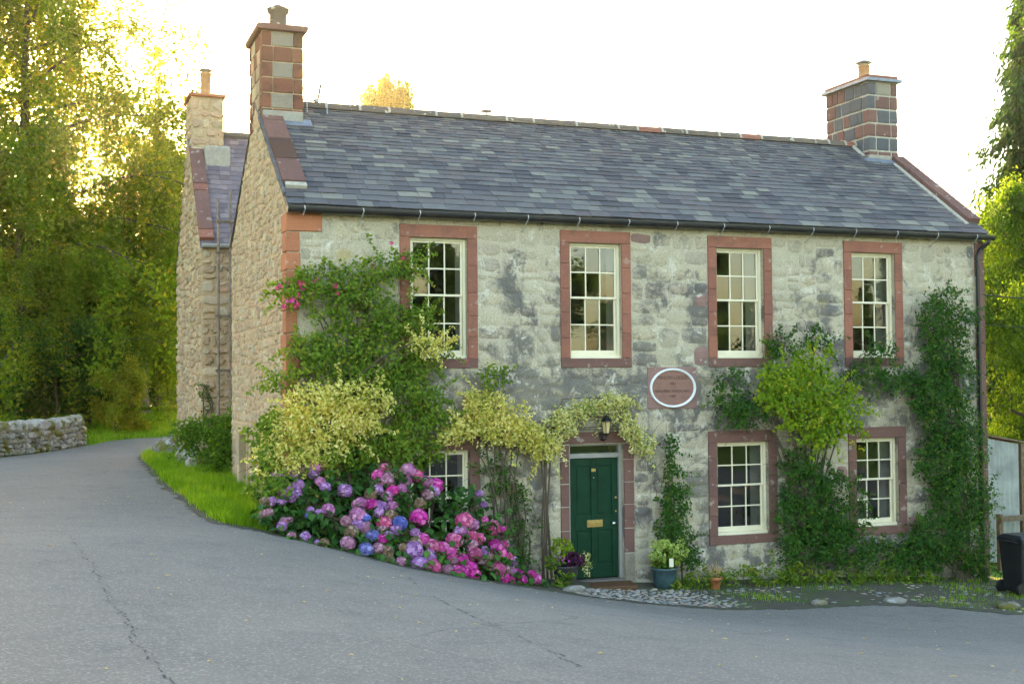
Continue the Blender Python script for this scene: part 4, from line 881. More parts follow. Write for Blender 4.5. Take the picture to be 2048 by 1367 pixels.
place_stones(cells, lambda u, v, h: (u, RM-.42-h, v), rch, [M['rubble']], 'stone', 'small_stones', .03, rng, .010, .4, .12, .6, 60, None, None, False)
cells = []
for c0, c1 in courses(8.55, 9.95, .16, .3, rng): cells += [(u0, u1, c0, c1) for u0, u1 in split(RM-.44, RM+.62, .18, .4, rng)]
place_stones(cells, lambda u, v, h: (X0+.02-h, u, v), rch, [M['rubble']], 'stone', 'small_stones', .03, rng, .010, .4, .12, .6, 60, None, None, False)
boxo('chimney_cap', M['redq'], rch, X0-.05, X0+.80, RM-.5, RM+.68, 9.95, 10.03, .02)
boxo('cement_skirt', M['render'], rch, X0+.28, X0+.86, RM-.75, RM+.1, 8.2, 8.78, .05)
mb = MB(); mb.lathe([(.14, 0), (.125, .06), (.125, .5), (.14, .51), (.14, .55), (.12, .56)], (X0+.38, RM-.1, 10.03), 18); mb.build('chimney_pot', M['clay'], rch, smooth=True)
mb = MB(); mb.lathe([(.05, .56), (.05, .60), (.17, .61), (.17, .62), (.03, .70), (0, .70)], (X0+.38, RM-.1, 10.03), 18); mb.build('cowl', M['zinc'], rch)
MB().tube([(X0, Y0-.14, RZE-.02), (2, Y0-.14, RZE-.02)], .05, 8).build('gutter', M['framegrey'], rear)
for k, (bx, by, r_) in enumerate(((-.55, 12.6, .42), (-.6, 13.4, .35), (-.5, 8.5, .38), (-.42, 7.7, .3))):
    rg = random.Random(90+k); mb = MB(); mb.rv = rg.random(); zb_ = g1(bx, by); V = []
    prof = [(.0, -.1), (.8, -.05), (1, .3), (.9, .75), (.6, 1.2), (0, 1.35)]
    mb.lathe([(r_*a, r_*b) for a, b in prof], (bx, by, zb_), 9); mb.v = [(x+rg.uniform(-.05, .05), y+rg.uniform(-.05, .05), z+rg.uniform(-.04, .04)) for x, y, z in mb.v]
    o = mb.build('boulder', M['moss'], None, smooth=True)
    tag(o, ['pale boulder at the far foot of the rear house wall', 'boulder where the lane bends behind the rear house', 'boulder poking out of the leafy shrub near the gable', 'smaller boulder at the near edge of the leafy shrub'][k], 'boulder', 'boulders at the rear house foot')
# scaffold poles
scf = thing('scaffold_tower', (.1, 7.5, 1.5), 'two grey scaffold poles with cross boards against the rear house wall', 'scaffold')
for xx, zt in ((-.05, 7.2), (.2, 7.45)):
    MB().tube([(xx, 7.55, 1.4), (xx, 7.55, zt)], .028, 8).build('pole', M['scaf'], scf)
for z in (3.6, 4.75, 6.1, 6.75):
    MB().box(-.12, .27, 7.50, 7.53, z-.02, z+.03).build('cross_board', M['wood'], scf); MB().tube([(.2, 7.5, z), (.55, 7.3, z+.02)], .024, 7).build('tie_tube', M['scaf'], scf)
    for xx in (-.05, .2): MB().lathe([(.045, -.04), (.045, .04)], (xx, 7.55, z), 8).build('coupler', M['scaf'], scf)
# ---------------------------------------------------------------- leaves
def unit(v): return v/np.maximum(np.linalg.norm(v, axis=-1, keepdims=True), 1e-9)
def leaf_mesh(name, C, Nrm, size, mat, rg, aspect=.55, fold=.25, jitter=.8, rnd=None, down=0.0):
    """one folded diamond per centre; Nrm preferred facing"""
    n = len(C); nr = unit(Nrm+rg.normal(size=(n, 3))*jitter)
    a = rg.normal(size=(n, 3)); a[:, 2] -= down; a = unit(a-nr*(a*nr).sum(1, keepdims=True)); b = np.cross(nr, a)
    sz = size*rg.uniform(.6, 1.3, n)[:, None]
    lift = nr*sz*fold
    V = np.stack([C-a*sz*.5, C+b*sz*aspect*.5+lift*.5-a*sz*.05, C+a*sz*.5, C-b*sz*aspect*.5+lift*.5-a*sz*.05], 1).reshape(-1, 3)
    i = np.arange(n)*4
    F = np.concatenate([np.stack([i, i+1, i+2], 1), np.stack([i, i+2, i+3], 1)])
    r = np.repeat(rg.random(n) if rnd is None else rnd, 4)
    return mesh_np(name, V, F, mat, r)
def clumps(center, rad, n, per, rg, sig, shell=.5):
    """clustered points in an ellipsoid; returns points and outward normals"""
    k = max(1, n//per); d = unit(rg.normal(size=(k, 3))); r = (shell+(1-shell)*rg.random(k))**(1/2.)
    cc = d*r[:, None]*np.asarray(rad); P_ = np.repeat(cc, per, 0)+rg.normal(size=(k*per, 3))*sig
    tone = np.repeat(rg.normal(size=k)*.16, per)
    return P_+np.asarray(center), np.repeat(d, per, 0), tone
def vine(name, label, cat_, base, blobs, mat, dens, lsize, seed, depth=.2, sig=.05, group=None, stems=8, stemmat='stem', ymax=-.03, jitter=.7, twigs=0, aspect=.55, wallface=(0, -1, .35), spray=50, square=False):
    rg = np.random.default_rng(seed); P_, N_, T_ = [], [], []
    for (x, y, z, rx, rz) in blobs:
        n = int(dens*rx*rz*math.pi); 
        p, d, tn = clumps((x, y, z), (rx, min(depth, max(rx, rz)), rz), n, 9, rg, sig, .35); P_.append(p); N_.append(d); T_.append(tn)
    for _k in range(int(spray*sum(b[3]*b[4] for b in blobs))):
        b = blobs[rg.integers(len(blobs))]; a_ = rg.uniform(0, 2*np.pi); dr_ = np.array([np.cos(a_), -.35*rg.random(), np.sin(a_)]); p0 = np.array([b[0]+b[3]*.85*np.cos(a_), b[1]-.5*depth*rg.random(), b[2]+b[4]*.85*np.sin(a_)])
        ln_ = rg.uniform(.12, .42); q_ = np.repeat(np.linspace(0, 1, 9), 3); sp3 = p0+dr_*(q_*ln_)[:, None]+np.array([0, 0, -.12])*(q_**2*ln_*rg.uniform(0, 3))[:, None]+rg.normal(size=(27, 3))*.022
        P_.append(sp3); N_.append(np.tile(dr_, (27, 1))); T_.append(np.full(27, rg.normal()*.12+.1))
    P_ = np.concatenate(P_); N_ = np.concatenate(N_)*.6+np.array(wallface); T_ = np.concatenate(T_)
    if ymax is not None: P_[:, 1] = np.where(P_[:, 1] > ymax, ymax-rg.random(len(P_))*.08, P_[:, 1])
    # higher and outer leaves are younger: random tone per clump
    rnd = np.clip(.5+T_+rg.normal(size=len(P_))*.2, 0, 1)
    th = thing(name, base, label, cat_, group)
    lf = put('foliage', leaf_mesh('foliage', P_, N_, lsize, mat, rg, aspect, .25, jitter, rnd), th); tag(lf, kind='stuff')
    rr_ = random.Random(seed); mb = MB()
    B = Vector(base); bl = sorted(blobs, key=lambda b: b[2])
    for k in range(stems):
        tg = bl[rr_.randrange(len(bl))]; e = Vector((tg[0]+rr_.uniform(-.5, .5)*tg[3], min(tg[1]*.6, -.04) if ymax is not None else tg[1], tg[2]+rr_.uniform(-.3, .8)*tg[4]))
        b0 = B+Vector((rr_.uniform(-.15, .15), 0, 0)); pts = []
        for q in range(9):
            t_ = q/8; ctl = Vector((b0.x+(e.x-b0.x)*.12, (b0.y+e.y)/2, b0.z+(e.z-b0.z)*.9)); p = b0*(1-t_)**2+ctl*2*t_*(1-t_)+e*t_*t_; p.x += math.sin(t_*3.1+k)*.05*(t_*(1-t_)*4)
            if square: p = Vector((b0.x+.05*math.sin(t_*7+k*2)+(e.x-b0.x)*max(0, (t_-.55)/.45), b0.y+(e.y-b0.y)*t_, b0.z+(e.z-b0.z)*min(1, t_/.6)))
            p.z += rr_.uniform(-.03, .03); p.y += rr_.uniform(-.02, .02)
            pts.append(p)
        mb.tube(pts, [.016*(1-.75*q/8)*rr_.uniform(.7, 1.3)+.003 for q in range(9)], 5)
    for k in range(twigs):
        tg = bl[rr_.randrange(len(bl))]; p = Vector((tg[0]+rr_.uniform(-1, 1)*tg[3], min(tg[1]*.7+rr_.uniform(-.1, .12), -.03), tg[2]+rr_.uniform(-1, 1)*tg[4])); d = Vector((rr_.uniform(-1, 1), rr_.uniform(-.3, .3), rr_.uniform(-1, .8))).normalized(); pts = [p.copy()]
        for q in range(5):
            d = (d+Vector((rr_.uniform(-.5, .5), rr_.uniform(-.2, .2), rr_.uniform(-.6, .3)))).normalized(); p = p+d*.09; p.y = min(p.y, -.02); pts.append(p.copy())
        mb.tube(pts, [.005, .0045, .004, .0035, .003, .002], 4, False)
    if mb.v: tag(mb.build('stem', M[stemmat], th), kind='stuff')
    return th
V3 = lambda x, y: (x, y, g1(x, y))
rose = vine('climbing_rose', 'green climbing rose with small pink flowers on the cottage corner', 'climber', V3(1.1, -.15), ROSE, M['lf_rose'], 1800, .066, 1, .3, .06, stems=14, twigs=90)
tmp = MB()
for k in range(5):
    a = k*2*math.pi/5; c, s = math.cos(a), math.sin(a); pw = .62
    tmp.rv = .2+.12*k
    tmp.add([(0, 0, 0), (c*.6-s*pw*.6, s*.6+c*pw*.6, .18), (c*1.05, s*1.05, .3), (c*.6+s*pw*.6, s*.6-c*pw*.6, .18)], [(0, 3, 2, 1)])
tmp.rv = .0; tmp.add([(.18, 0, .06), (0, .18, .06), (-.18, 0, .06), (0, -.18, .06), (0, 0, .14)], [(0, 1, 4), (1, 2, 4), (2, 3, 4), (3, 0, 4)])
rose_me = tmp.mesh('rose_flower', M['flower'])
rr_ = random.Random(4)
for p in ROSEF:
    o = bpy.data.objects.new('flower', rose_me); s = rr_.uniform(.032, .05); q = Matrix.Rotation(math.pi/2+rr_.uniform(-.5, .5), 4, 'X') @ Matrix.Rotation(rr_.uniform(0, 6), 4, 'Z')
    o.color = (.75, .03, .22, 1) if rr_.random() < .7 else (.8, .08, .35, 1)
    link(o, rose, Matrix.Translation((p[0]+rr_.uniform(-.02, .02), p[1], p[2])) @ Matrix.Rotation(rr_.uniform(-.5, .5), 4, 'Z') @ q @ Matrix.Scale(s, 4))
vine('variegated_shrub', 'golden variegated euonymus bush at the cottage corner above the hydrangea', 'shrub', V3(.1, -.5), EUL, M['lf_euo'], 2500, .062, 2, .4, .05, stems=10, twigs=30, ymax=None, jitter=.8)
gb_ = [(-.42, -.5, 2.35, .2, .4), (-.45, -.6, 1.85, .22, .3), (-.25, -.7, 1.75, .25, .3), (.45, -.6, 2.2, .3, .22), (.9, -.5, 2.3, .3, .25), (-.35, -.55, 2.75, .15, .2)]
vine('green_shrub', 'dark green glossy shrub under the golden bush at the gable corner', 'shrub', V3(-.2, -.5), gb_, M['lf_rose'], 2300, .075, 12, .3, .05, stems=5, ymax=None)
vine('variegated_climber', 'cream variegated euonymus trained over the lower window beside the door', 'climber', V3(3.4, -.15), EUW, M['lf_euo'], 3200, .058, 3, .22, .045, stems=7, twigs=25)
vine('variegated_climber', 'cream variegated euonymus arching over the green door', 'climber', V3(4.15, -.12), EUD, M['lf_euo2'], 3300, .055, 4, .16, .045, stems=6, twigs=20, square=True)
vine('wall_creeper', 'thin green creeper on the bare wall between hydrangea and door', 'creeper', V3(3.75, -.1), CREEP, M['lf_dark'], 800, .055, 5, .1, .06, stems=9, twigs=40)
vine('upright_shrub', 'slim dark green shrub climbing the wall just beyond the door', 'shrub', V3(6.55, -.25), DOORV, M['lf_dark'], 2600, .06, 6, .2, .04, stems=6, twigs=20)
vine('yellow_green_climber', 'bright yellow-green climber bulging between the two furthest upper windows', 'climber', V3(9.3, -.2), CBRIGHT, M['lf_bright'], 1700, .075, 7, .4, .08, stems=8, twigs=40, spray=130)
vine('dark_climber', 'tangled dark green climber with bare twigs between the two lower windows', 'climber', V3(9.2, -.2), CDARK, M['lf_dark'], 1600, .064, 8, .28, .06, stems=22, twigs=260)
vine('corner_climber', 'tall dark green climber covering the far front corner by the downpipe', 'climber', V3(12.6, -.3), RIGHT, M['lf_dark'], 2000, .064, 9, .32, .06, stems=20, twigs=140)
vine('wall_weed', 'low green weeds along the foot of the front wall', 'weeds', V3(8.5, -.5), WEEDS, M['lf_rose'], 1500, .08, 10, .35, .05, stems=0, ymax=None, jitter=.9, aspect=.4, wallface=(0, -.4, 1))
hedge_b = [(b[0], b[1], b[2], b[3], b[4]) for b in IVY[:4]]+[(.25, 6.6, 2.3, .4, .6), (-.1, 6.3, 1.9, .3, .5)]
vine('leafy_shrub', 'rounded leafy green shrub between the cottage gable and the rear house', 'shrub', V3(-.1, 7), hedge_b, M['lf_tree3'], 2600, .08, 11, .7, .07, stems=6, ymax=None, jitter=.9, wallface=(-.4, -.4, .5))
vine('ivy', 'small sprig of ivy climbing the rear house wall above the shrub', 'ivy', (-.2, 7.9, 2.2), IVY[4:], M['lf_dark'], 1200, .06, 13, .06, .04, stems=3, ymax=None)

# ---------------------------------------------------------------- hydrangea
hyd = thing('hydrangea_bush', V3(1.6, -1.0), 'large hydrangea bush with pink, purple and blue mophead flowers beside the lane', 'bush')
def floret_ball(seed, nf):
    rg = random.Random(seed); mb = MB()
    for k in range(nf):
        zz_ = 1-1.75*(k+.5)/nf; ph = k*2.39996+rg.uniform(-.2, .2); rr2 = math.sqrt(max(0, 1-zz_*zz_))
        n = Vector((rr2*math.cos(ph), rr2*math.sin(ph), zz_)).normalized(); c = n*(1+rg.uniform(-.1, .06))
        t1 = n.orthogonal().normalized(); t2 = n.cross(t1); rot = rg.uniform(0, 6); s = rg.uniform(.27, .38)
        tilt = n+Vector((rg.uniform(-.4, .4), rg.uniform(-.4, .4), rg.uniform(-.4, .4)))
        mb.rv = rg.random()
        for q in range(4):
            a = rot+q*math.pi/2; d = t1*math.cos(a)+t2*math.sin(a); e = n.cross(d); w = s*.5
            mb.add([c, c+d*s*.55+e*w+n*.05, c+d*s+n*(.02+rg.uniform(-.06, .08)), c+d*s*.55-e*w+n*.05], [(0, 3, 2, 1)])
    mb.rv = .9; mb.lathe([(0, -.75), (.5, -.6), (.8, -.1), (.75, .35), (.4, .75), (0, .86)], (0, 0, 0), 8)
    return mb.mesh('flower_head', M['flower'])
balls = [floret_ball(60+i, 72) for i in range(5)]
HC = {'P': [(.80, .06, .42), (.82, .11, .48), (.74, .05, .44)], 'M': [(.66, .24, .48), (.58, .20, .46), (.66, .26, .52)], 'V': [(.52, .25, .62), (.58, .28, .64), (.47, .22, .56)], 'B': [(.14, .18, .62), (.22, .24, .64)], 'D': [(.52, .24, .34), (.42, .22, .26), (.56, .26, .40)], 'R': [(.72, .11, .28), (.66, .13, .32), (.74, .14, .34)]}
rr_ = random.Random(8)
for (x, y, z, r, c) in HEADS:
    o = bpy.data.objects.new('flower_head', balls[rr_.randrange(5)]); k = rr_.choice(HC[c]) if not (c == 'D' and rr_.random() < .4) else (.30, .20, .12); v = rr_.uniform(.85, 1.15); o.color = (k[0]*v, k[1]*v, k[2]*v, 1)
    rot = Matrix.Rotation(rr_.uniform(.2, .9), 4, 'X') @ Matrix.Rotation(rr_.uniform(0, 6.3), 4, 'Z')
    link(o, hyd, Matrix.Translation((x, y, max(z, g1(x, y)+r*.7))) @ Matrix.Rotation(rr_.uniform(-.5, .5), 4, 'Z') @ rot @ Matrix.Diagonal((r*1.2*rr_.uniform(.9, 1.1), r*1.2, r*1.05*rr_.uniform(.85, 1.1), 1)))
def hleaf(seed):
    rg = random.Random(seed); prof = [(0, .0), (.12, .2), (.35, .42), (.6, .40), (.82, .22), (1, 0)]; V = []; b = rg.uniform(.1, .35)
    for t_, w in prof: V.append((t_, 0, -b*t_*t_))
    for t_, w in prof[1:-1]: V.append((t_, w, .1-b*t_*t_+rg.uniform(-.02, .02)))
    for t_, w in prof[1:-1]: V.append((t_, -w, .1-b*t_*t_+rg.uniform(-.02, .02)))
    F = []
    for s0 in (6, 10):
        ids = [0]+list(range(s0, s0+4))+[5]
        for k in range(5):
            a, b2 = k, k+1; f = [a, b2, ids[k+1], ids[k]]; f = [f[i] for i in range(4) if i == 0 or f[i] != f[i-1]]
            f = list(dict.fromkeys(f)); F.append(tuple(f) if s0 == 10 else tuple(f[::-1]))
    return V, F
hl = [hleaf(i) for i in range(4)]
hlm = []
for V, F in hl:
    mb = MB(); mb.add(V, F); hlm.append(mb.mesh('hydrangea_leaf', M['lf_hyd'], True))
def leafmat_(p, rg, s):
    yaw = rg.gauss(-math.pi/2, 1.3); pit = rg.uniform(-.2, .9)
    return Matrix.Translation(p) @ Matrix.Rotation(yaw, 4, 'Z') @ Matrix.Rotation(pit, 4, 'Y') @ Matrix.Rotation(rg.uniform(-.5, .5), 4, 'X') @ Matrix.Diagonal((s, s*.8, s, 1))
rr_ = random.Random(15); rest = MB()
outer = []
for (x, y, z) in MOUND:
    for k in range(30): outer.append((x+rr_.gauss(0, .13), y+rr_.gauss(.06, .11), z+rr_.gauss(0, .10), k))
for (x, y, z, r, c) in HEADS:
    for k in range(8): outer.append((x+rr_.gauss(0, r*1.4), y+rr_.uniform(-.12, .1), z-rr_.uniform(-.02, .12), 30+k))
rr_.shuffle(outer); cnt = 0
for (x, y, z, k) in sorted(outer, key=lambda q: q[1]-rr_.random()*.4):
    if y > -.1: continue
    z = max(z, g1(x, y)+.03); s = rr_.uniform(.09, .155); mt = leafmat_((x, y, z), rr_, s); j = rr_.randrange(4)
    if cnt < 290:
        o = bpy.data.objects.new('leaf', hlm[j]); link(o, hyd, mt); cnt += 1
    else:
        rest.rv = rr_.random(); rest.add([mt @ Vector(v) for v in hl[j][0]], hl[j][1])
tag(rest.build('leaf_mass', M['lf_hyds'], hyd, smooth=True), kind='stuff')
mb = MB()
for (x, y, z, r, c) in HEADS[::2]:
    mb.tube([(x*.8+.3, y*.7-.1, g1(x*.8+.3, y*.7-.1)-.02), (x*.9+.15, y*.85, (z+g1(x, y))/2), (x, y+.02, z-r*.5)], [.012, .009, .006], 5, False)
tag(mb.build('stem', M['stem'], hyd), kind='stuff')

# ---------------------------------------------------------------- trees
def tube_np(acc, pts, rad, k):
    pts = np.asarray(pts, float); d = np.gradient(pts, axis=0); d = unit(d); ref = np.tile([.31, .95, .05], (len(pts), 1)); a = unit(ref-d*(ref*d).sum(1, keepdims=True)); b = np.cross(d, a)
    ang = np.arange(k)*2*np.pi/k; ring = pts[:, None]+(a[:, None]*np.cos(ang)[None, :, None]+b[:, None]*np.sin(ang)[None, :, None])*np.asarray(rad)[:, None, None]
    base = acc['n']; n = len(pts); i = base+np.arange(n*k).reshape(n, k); i2 = np.roll(i, -1, 1)
    acc['V'].append(ring.reshape(-1, 3)); acc['F'].append(np.stack([i[:-1], i2[:-1], i2[1:], i[1:]], -1).reshape(-1, 4)); acc['n'] += n*k
def tree_meshes(seed, H, Rr, cb, prof, nleaf, lsize, leafmat, barkmat, droop=.2, weep=0, nlimb=30, up=.5, tr=.25, sig=.26, aspect=.55, multi=1, gap=1.0):
    rg = np.random.default_rng(seed); acc = {'V': [], 'F': [], 'n': 0}; tips = []; dirs = []
    for tk in range(multi):
        off = rg.normal(size=2)*.35*(multi > 1); lean = rg.normal(size=2)*.05*H*(1 if multi > 1 else .5)
        tz = np.linspace(0, .96*H, 12); wob = np.cumsum(rg.normal(size=(12, 2))*.05*H/12, 0)
        trunk = np.c_[off[0]+wob[:, 0]+lean[0]*(tz/H)**1.5, off[1]+wob[:, 1]+lean[1]*(tz/H)**1.5, tz]
        rad = tr*(1-.93*(tz/H))**1.1+.015; rad[0] *= 1.35
        tube_np(acc, trunk, rad, 9)
        nl = nlimb//multi
        for i in range(nl):
            t_ = (i+.5+rg.uniform(-.4, .4))/nl; h = H*(cb+(0.97-cb)*t_); j = h/(.96*H)*11; i0 = int(min(j, 10)); p0 = trunk[i0]+(trunk[i0+1]-trunk[i0])*(j-i0)
            az = i*2.4+rg.uniform(-.5, .5); ln = Rr*prof(t_)*rg.uniform(.7, 1.15); el = up*(1-.2*t_)+rg.uniform(-.2, .2)
            d = np.array([math.cos(az)*math.cos(el), math.sin(az)*math.cos(el), math.sin(el)]); pts = [p0]; n = 8
            for q in range(n-1):
                d = d+np.array([0, 0, -droop*(q+1)/n])+rg.normal(size=3)*.10; d = d/np.linalg.norm(d); pts.append(pts[-1]+d*ln/(n-1))
            pts = np.array(pts); r0_ = max(.012, rad[i0]*.42*min(1, ln/Rr+.3)); tube_np(acc, pts, np.linspace(r0_, .008, n), 5)
            for q in range(2, n):
                for s_i in range(3):
                    d2 = unit((pts[q]-pts[q-1])+rg.normal(size=3)*np.array([.28, .28, .2])*ln/(n-1)*2.2); l2 = ln*.30*rg.uniform(.5, 1.2); m_ = 5
                    sp_ = [pts[q]]; dd = d2.copy()
                    for w in range(m_-1):
                        dd = unit(dd+np.array([0, 0, -droop*.5])+rg.normal(size=3)*.15); sp_.append(sp_[-1]+dd*l2/(m_-1))
                    sp_ = np.array(sp_)
                    if s_i == 0: tube_np(acc, sp_, np.linspace(.018, .005, m_), 4)
                    if rg.random() < gap:
                        tips.append(sp_[1:]); dirs.append(np.tile(dd, (m_-1, 1)))
                        if weep and rg.random() < .6:
                            wl = weep*rg.uniform(.3, 1.1); st = sp_[-1]+np.cumsum(np.c_[rg.normal(size=(8, 2))*.05, -np.full(8, wl/8)], 0); tips.append(st); dirs.append(np.tile([0, 0, -1.], (8, 1)))
    T_ = np.concatenate(tips); n = len(T_); per = max(1, nleaf//n)
    tone = np.repeat(np.concatenate([np.full(len(x), rg.normal()*.16) for x in tips]), per)
    C_ = np.repeat(T_, per, 0)+rg.normal(size=(n*per, 3))*sig
    C_[:, 2] = np.maximum(C_[:, 2], .15)
    ctr = np.array([0, 0, H*.5]); N_ = unit(C_-ctr)*.5+np.array([0, 0, .5])
    lm = leaf_mesh('crown', C_, N_, lsize, leafmat, rg, aspect, .2, 1.0, np.clip(.45+tone+rg.normal(size=len(C_))*.18, 0, 1), .4)
    tm = mesh_np('trunk', np.concatenate(acc['V']), np.concatenate(acc['F']), barkmat, smooth=True)
    return tm, lm
def conifer_meshes(seed, H, Rr, cb, nleaf, lsize, leafmat, barkmat, nbr=90, droop=.35, dens=1., up=.15, sig=.07):
    rg = np.random.default_rng(seed); acc = {'V': [], 'F': [], 'n': 0}; tips = []; dd_ = []
    tz = np.linspace(0, H, 14); tube_np(acc, np.c_[np.cumsum(rg.normal(size=14)*.02), np.cumsum(rg.normal(size=14)*.02), tz], .02*H/1.2*(1-.95*tz/H)+.01, 8)
    for i in range(nbr):
        t_ = (i+rg.random())/nbr; h = H*(cb+(1-cb)*t_); az = i*2.4+rg.uniform(-.4, .4); ln = (Rr*(1-t_)**.8+.25)*rg.uniform(.65, 1.15); el = up+.35*t_
        d = np.array([math.cos(az)*math.cos(el), math.sin(az)*math.cos(el), math.sin(el)]); n = 9; pts = [np.array([0, 0, h])]
        for q in range(n-1):
            d = unit(d+np.array([0, 0, -droop/n*2.2 if q < 6 else .05])); pts.append(pts[-1]+d*ln/(n-1))
        pts = np.array(pts); tube_np(acc, pts, np.linspace(.035*ln/2+.008, .005, n), 4)
        side = unit(np.cross(d, [0, 0, 1.]))
        for q in range(1, n):
            for sg in (-1, 1):
                for w in range(2):
                    l2 = ln*.28*(1-.5*q/n)*rg.uniform(.5, 1.2); dv = unit((pts[q]-pts[q-1])*1.0/np.linalg.norm(pts[q]-pts[q-1])+side*sg*rg.uniform(.5, 1.1)+np.array([0, 0, -.45])); st = pts[q]+dv*np.linspace(.1, 1, 5)[:, None]*l2+np.array([0, 0, -.25])*(np.linspace(0, 1, 5)**2)[:, None]*l2
                    if rg.random() < dens: tips.append(st); dd_.append(np.tile(dv, (5, 1)))
    T_ = np.concatenate(tips); D_ = np.concatenate(dd_); n = len(T_); per = max(1, nleaf//n); C_ = np.repeat(T_, per, 0)+rg.normal(size=(n*per, 3))*sig; D = np.repeat(D_, per, 0)+rg.normal(size=(n*per, 3))*.35
    D[:, 2] -= .3; a = unit(D); nr = unit(rg.normal(size=a.shape)+np.array([0, 0, .8])); b = unit(np.cross(nr, a)); sz = (lsize*rg.uniform(.6, 1.4, len(C_)))[:, None]
    V = np.stack([C_-a*sz*.5, C_+b*sz*.16, C_+a*sz*.5, C_-b*sz*.16], 1).reshape(-1, 3); F = np.arange(len(V)).reshape(-1, 4)
    tone = np.repeat(np.concatenate([np.full(5, rg.normal()*.18) for _ in tips]), per)
    lm = mesh_np('crown', V, F, leafmat, np.repeat(np.clip(.5+tone+rg.normal(size=len(C_))*.15, 0, 1), 4))
    return mesh_np('trunk', np.concatenate(acc['V']), np.concatenate(acc['F']), barkmat, smooth=True), lm
def plant(name, pair, x, y, rot, s, label, cat_='tree', group=None, sz=None, dz=0):
    m_ = Matrix.Translation((x, y, g1(x, y)-.05+dz)) @ Matrix.Rotation(rot, 4, 'Z') @ Matrix.Diagonal((s, s, sz or s, 1))
    e = bpy.data.objects.new(name, None); link(e, None, m_); tag(e, label, cat_, group)
    put('trunk', pair[0], e, m_); c = put('crown', pair[1], e, m_); return e
rnd_ = lambda t_: math.sin(math.pi*min(1, .18+.80*t_))**.6
wide = lambda t_: (1-t_)**.5*.95+.12
P_weep = tree_meshes(1, 18, 5.8, .08, lambda t_: .95*(1-t_)**.36+.2, 105000, .15, M['lf_tree'], M['bark'], .24, 3.2, 42, .55, .26, .2, gap=.72)
P_broad = tree_meshes(2, 13, 4.3, .14, rnd_, 70000, .15, M['lf_tree'], M['palebark'], .16, 1.2, 30, .55, .3, .26)
P_green = tree_meshes(3, 12, 4.0, .10, rnd_, 70000, .15, M['lf_tree3'], M['bark'], .14, .8, 30, .5, .26, .28)
P_larch = conifer_meshes(4, 17, 2.6, .12, 15000, .22, M['lf_tree'], M['bark'], 80, .25, .6, .2, .1)
P_cyp = conifer_meshes(5, 15, 3.1, .03, 110000, .20, M['lf_con'], M['bark'], 190, .75, 1., .30, .15)
P_shrub = tree_meshes(6, 3.4, 1.9, .05, lambda t_: .9, 22000, .10, M['lf_dark'], M['bark'], .1, 0, 22, .5, .06, .2, multi=3)
P_ybush = tree_meshes(7, 2.4, 1.3, .02, lambda t_: 1.0, 16000, .12, M['lf_tree2'], M['bark'], .12, 0, 20, .6, .04, .17, multi=3)
def at_px(px, d):
    """ground spot at bearing px of the 2048-wide frame and d metres ahead of the viewpoint"""
    v = fw*d+rt*((px-1024)/2459.56*d); return (-3.52+v.x, -18.89+v.y)
TG = 'trees beyond the lane'
for (nm, pr, px, d, rot, s, sz, lab) in [
    ('weeping_tree', P_weep, 45, 43, .4, 1.1, 1.1, 'tallest weeping green tree at the far edge of the lawn, behind the drystone wall'),
    ('weeping_tree', P_weep, 262, 50, 2.3, .52, .62, 'lower weeping tree glowing in the sun just beside the tallest one'),
    ('weeping_tree', P_weep, 118, 46, 4.4, .60, .38, 'low weeping tree draping in front of the tallest trunk'),
    ('weeping_tree', P_weep, 42, 41, 5.4, .62, .52, 'low weeping tree hiding the tallest trunk, behind the drystone wall'),
    ('broadleaf_tree', P_broad, 290, 47, 1.2, .60, .72, 'broadleaf tree with a thick pale trunk at the top of the lawn'),
    ('larch_tree', P_larch, 316, 56, .5, .95, .97, 'thin sparse larch with a bare pointed top behind the broadleaf trees'),
    ('broadleaf_tree', P_broad, 350, 60, 4.2, 1.0, 1.0, 'sunlit yellow-green tree right behind the rear house chimney'),
    ('broadleaf_tree', P_green, 100, 62, .3, .8, .62, 'green backdrop tree between the two weeping trees'),
    ('broadleaf_tree', P_weep, -70, 44, 1.3, 1.0, 1.0, 'weeping tree at the outer end of the drystone wall'),
    ('broadleaf_tree', P_broad, 235, 74, 2.0, .95, .55, 'far yellowing tree low behind the lawn'),
    ('broadleaf_tree', P_green, 20, 74, 2.9, 1.2, 1.1, 'far green tree deep in the wood'),
    ('broadleaf_tree', P_green, 330, 78, 3.6, 1.1, .8, 'far green tree where the lane disappears'),
    ('broadleaf_tree', P_green, 775, 62, .9, .8, 1.42, 'treetop peeping over the ridge near the tall chimney'),
    ('larch_tree', P_larch, 1162, 70, 2.2, .8, 1.0, 'tiny conifer tip above the middle of the ridge'),
    ('broadleaf_tree', P_green, 1100, 70, 3.2, .85, 1.36, 'small leafy tip just above the ridge stones')]:
    x, y = at_px(px, d); plant(nm, pr, x, y, rot, s, lab, 'tree', TG, sz)
x, y = at_px(245, 40); plant('yellow_shrub', P_ybush, x, y, .3, .62, 'sunlit yellow-green bush standing alone on the lawn', 'shrub', None, .8)
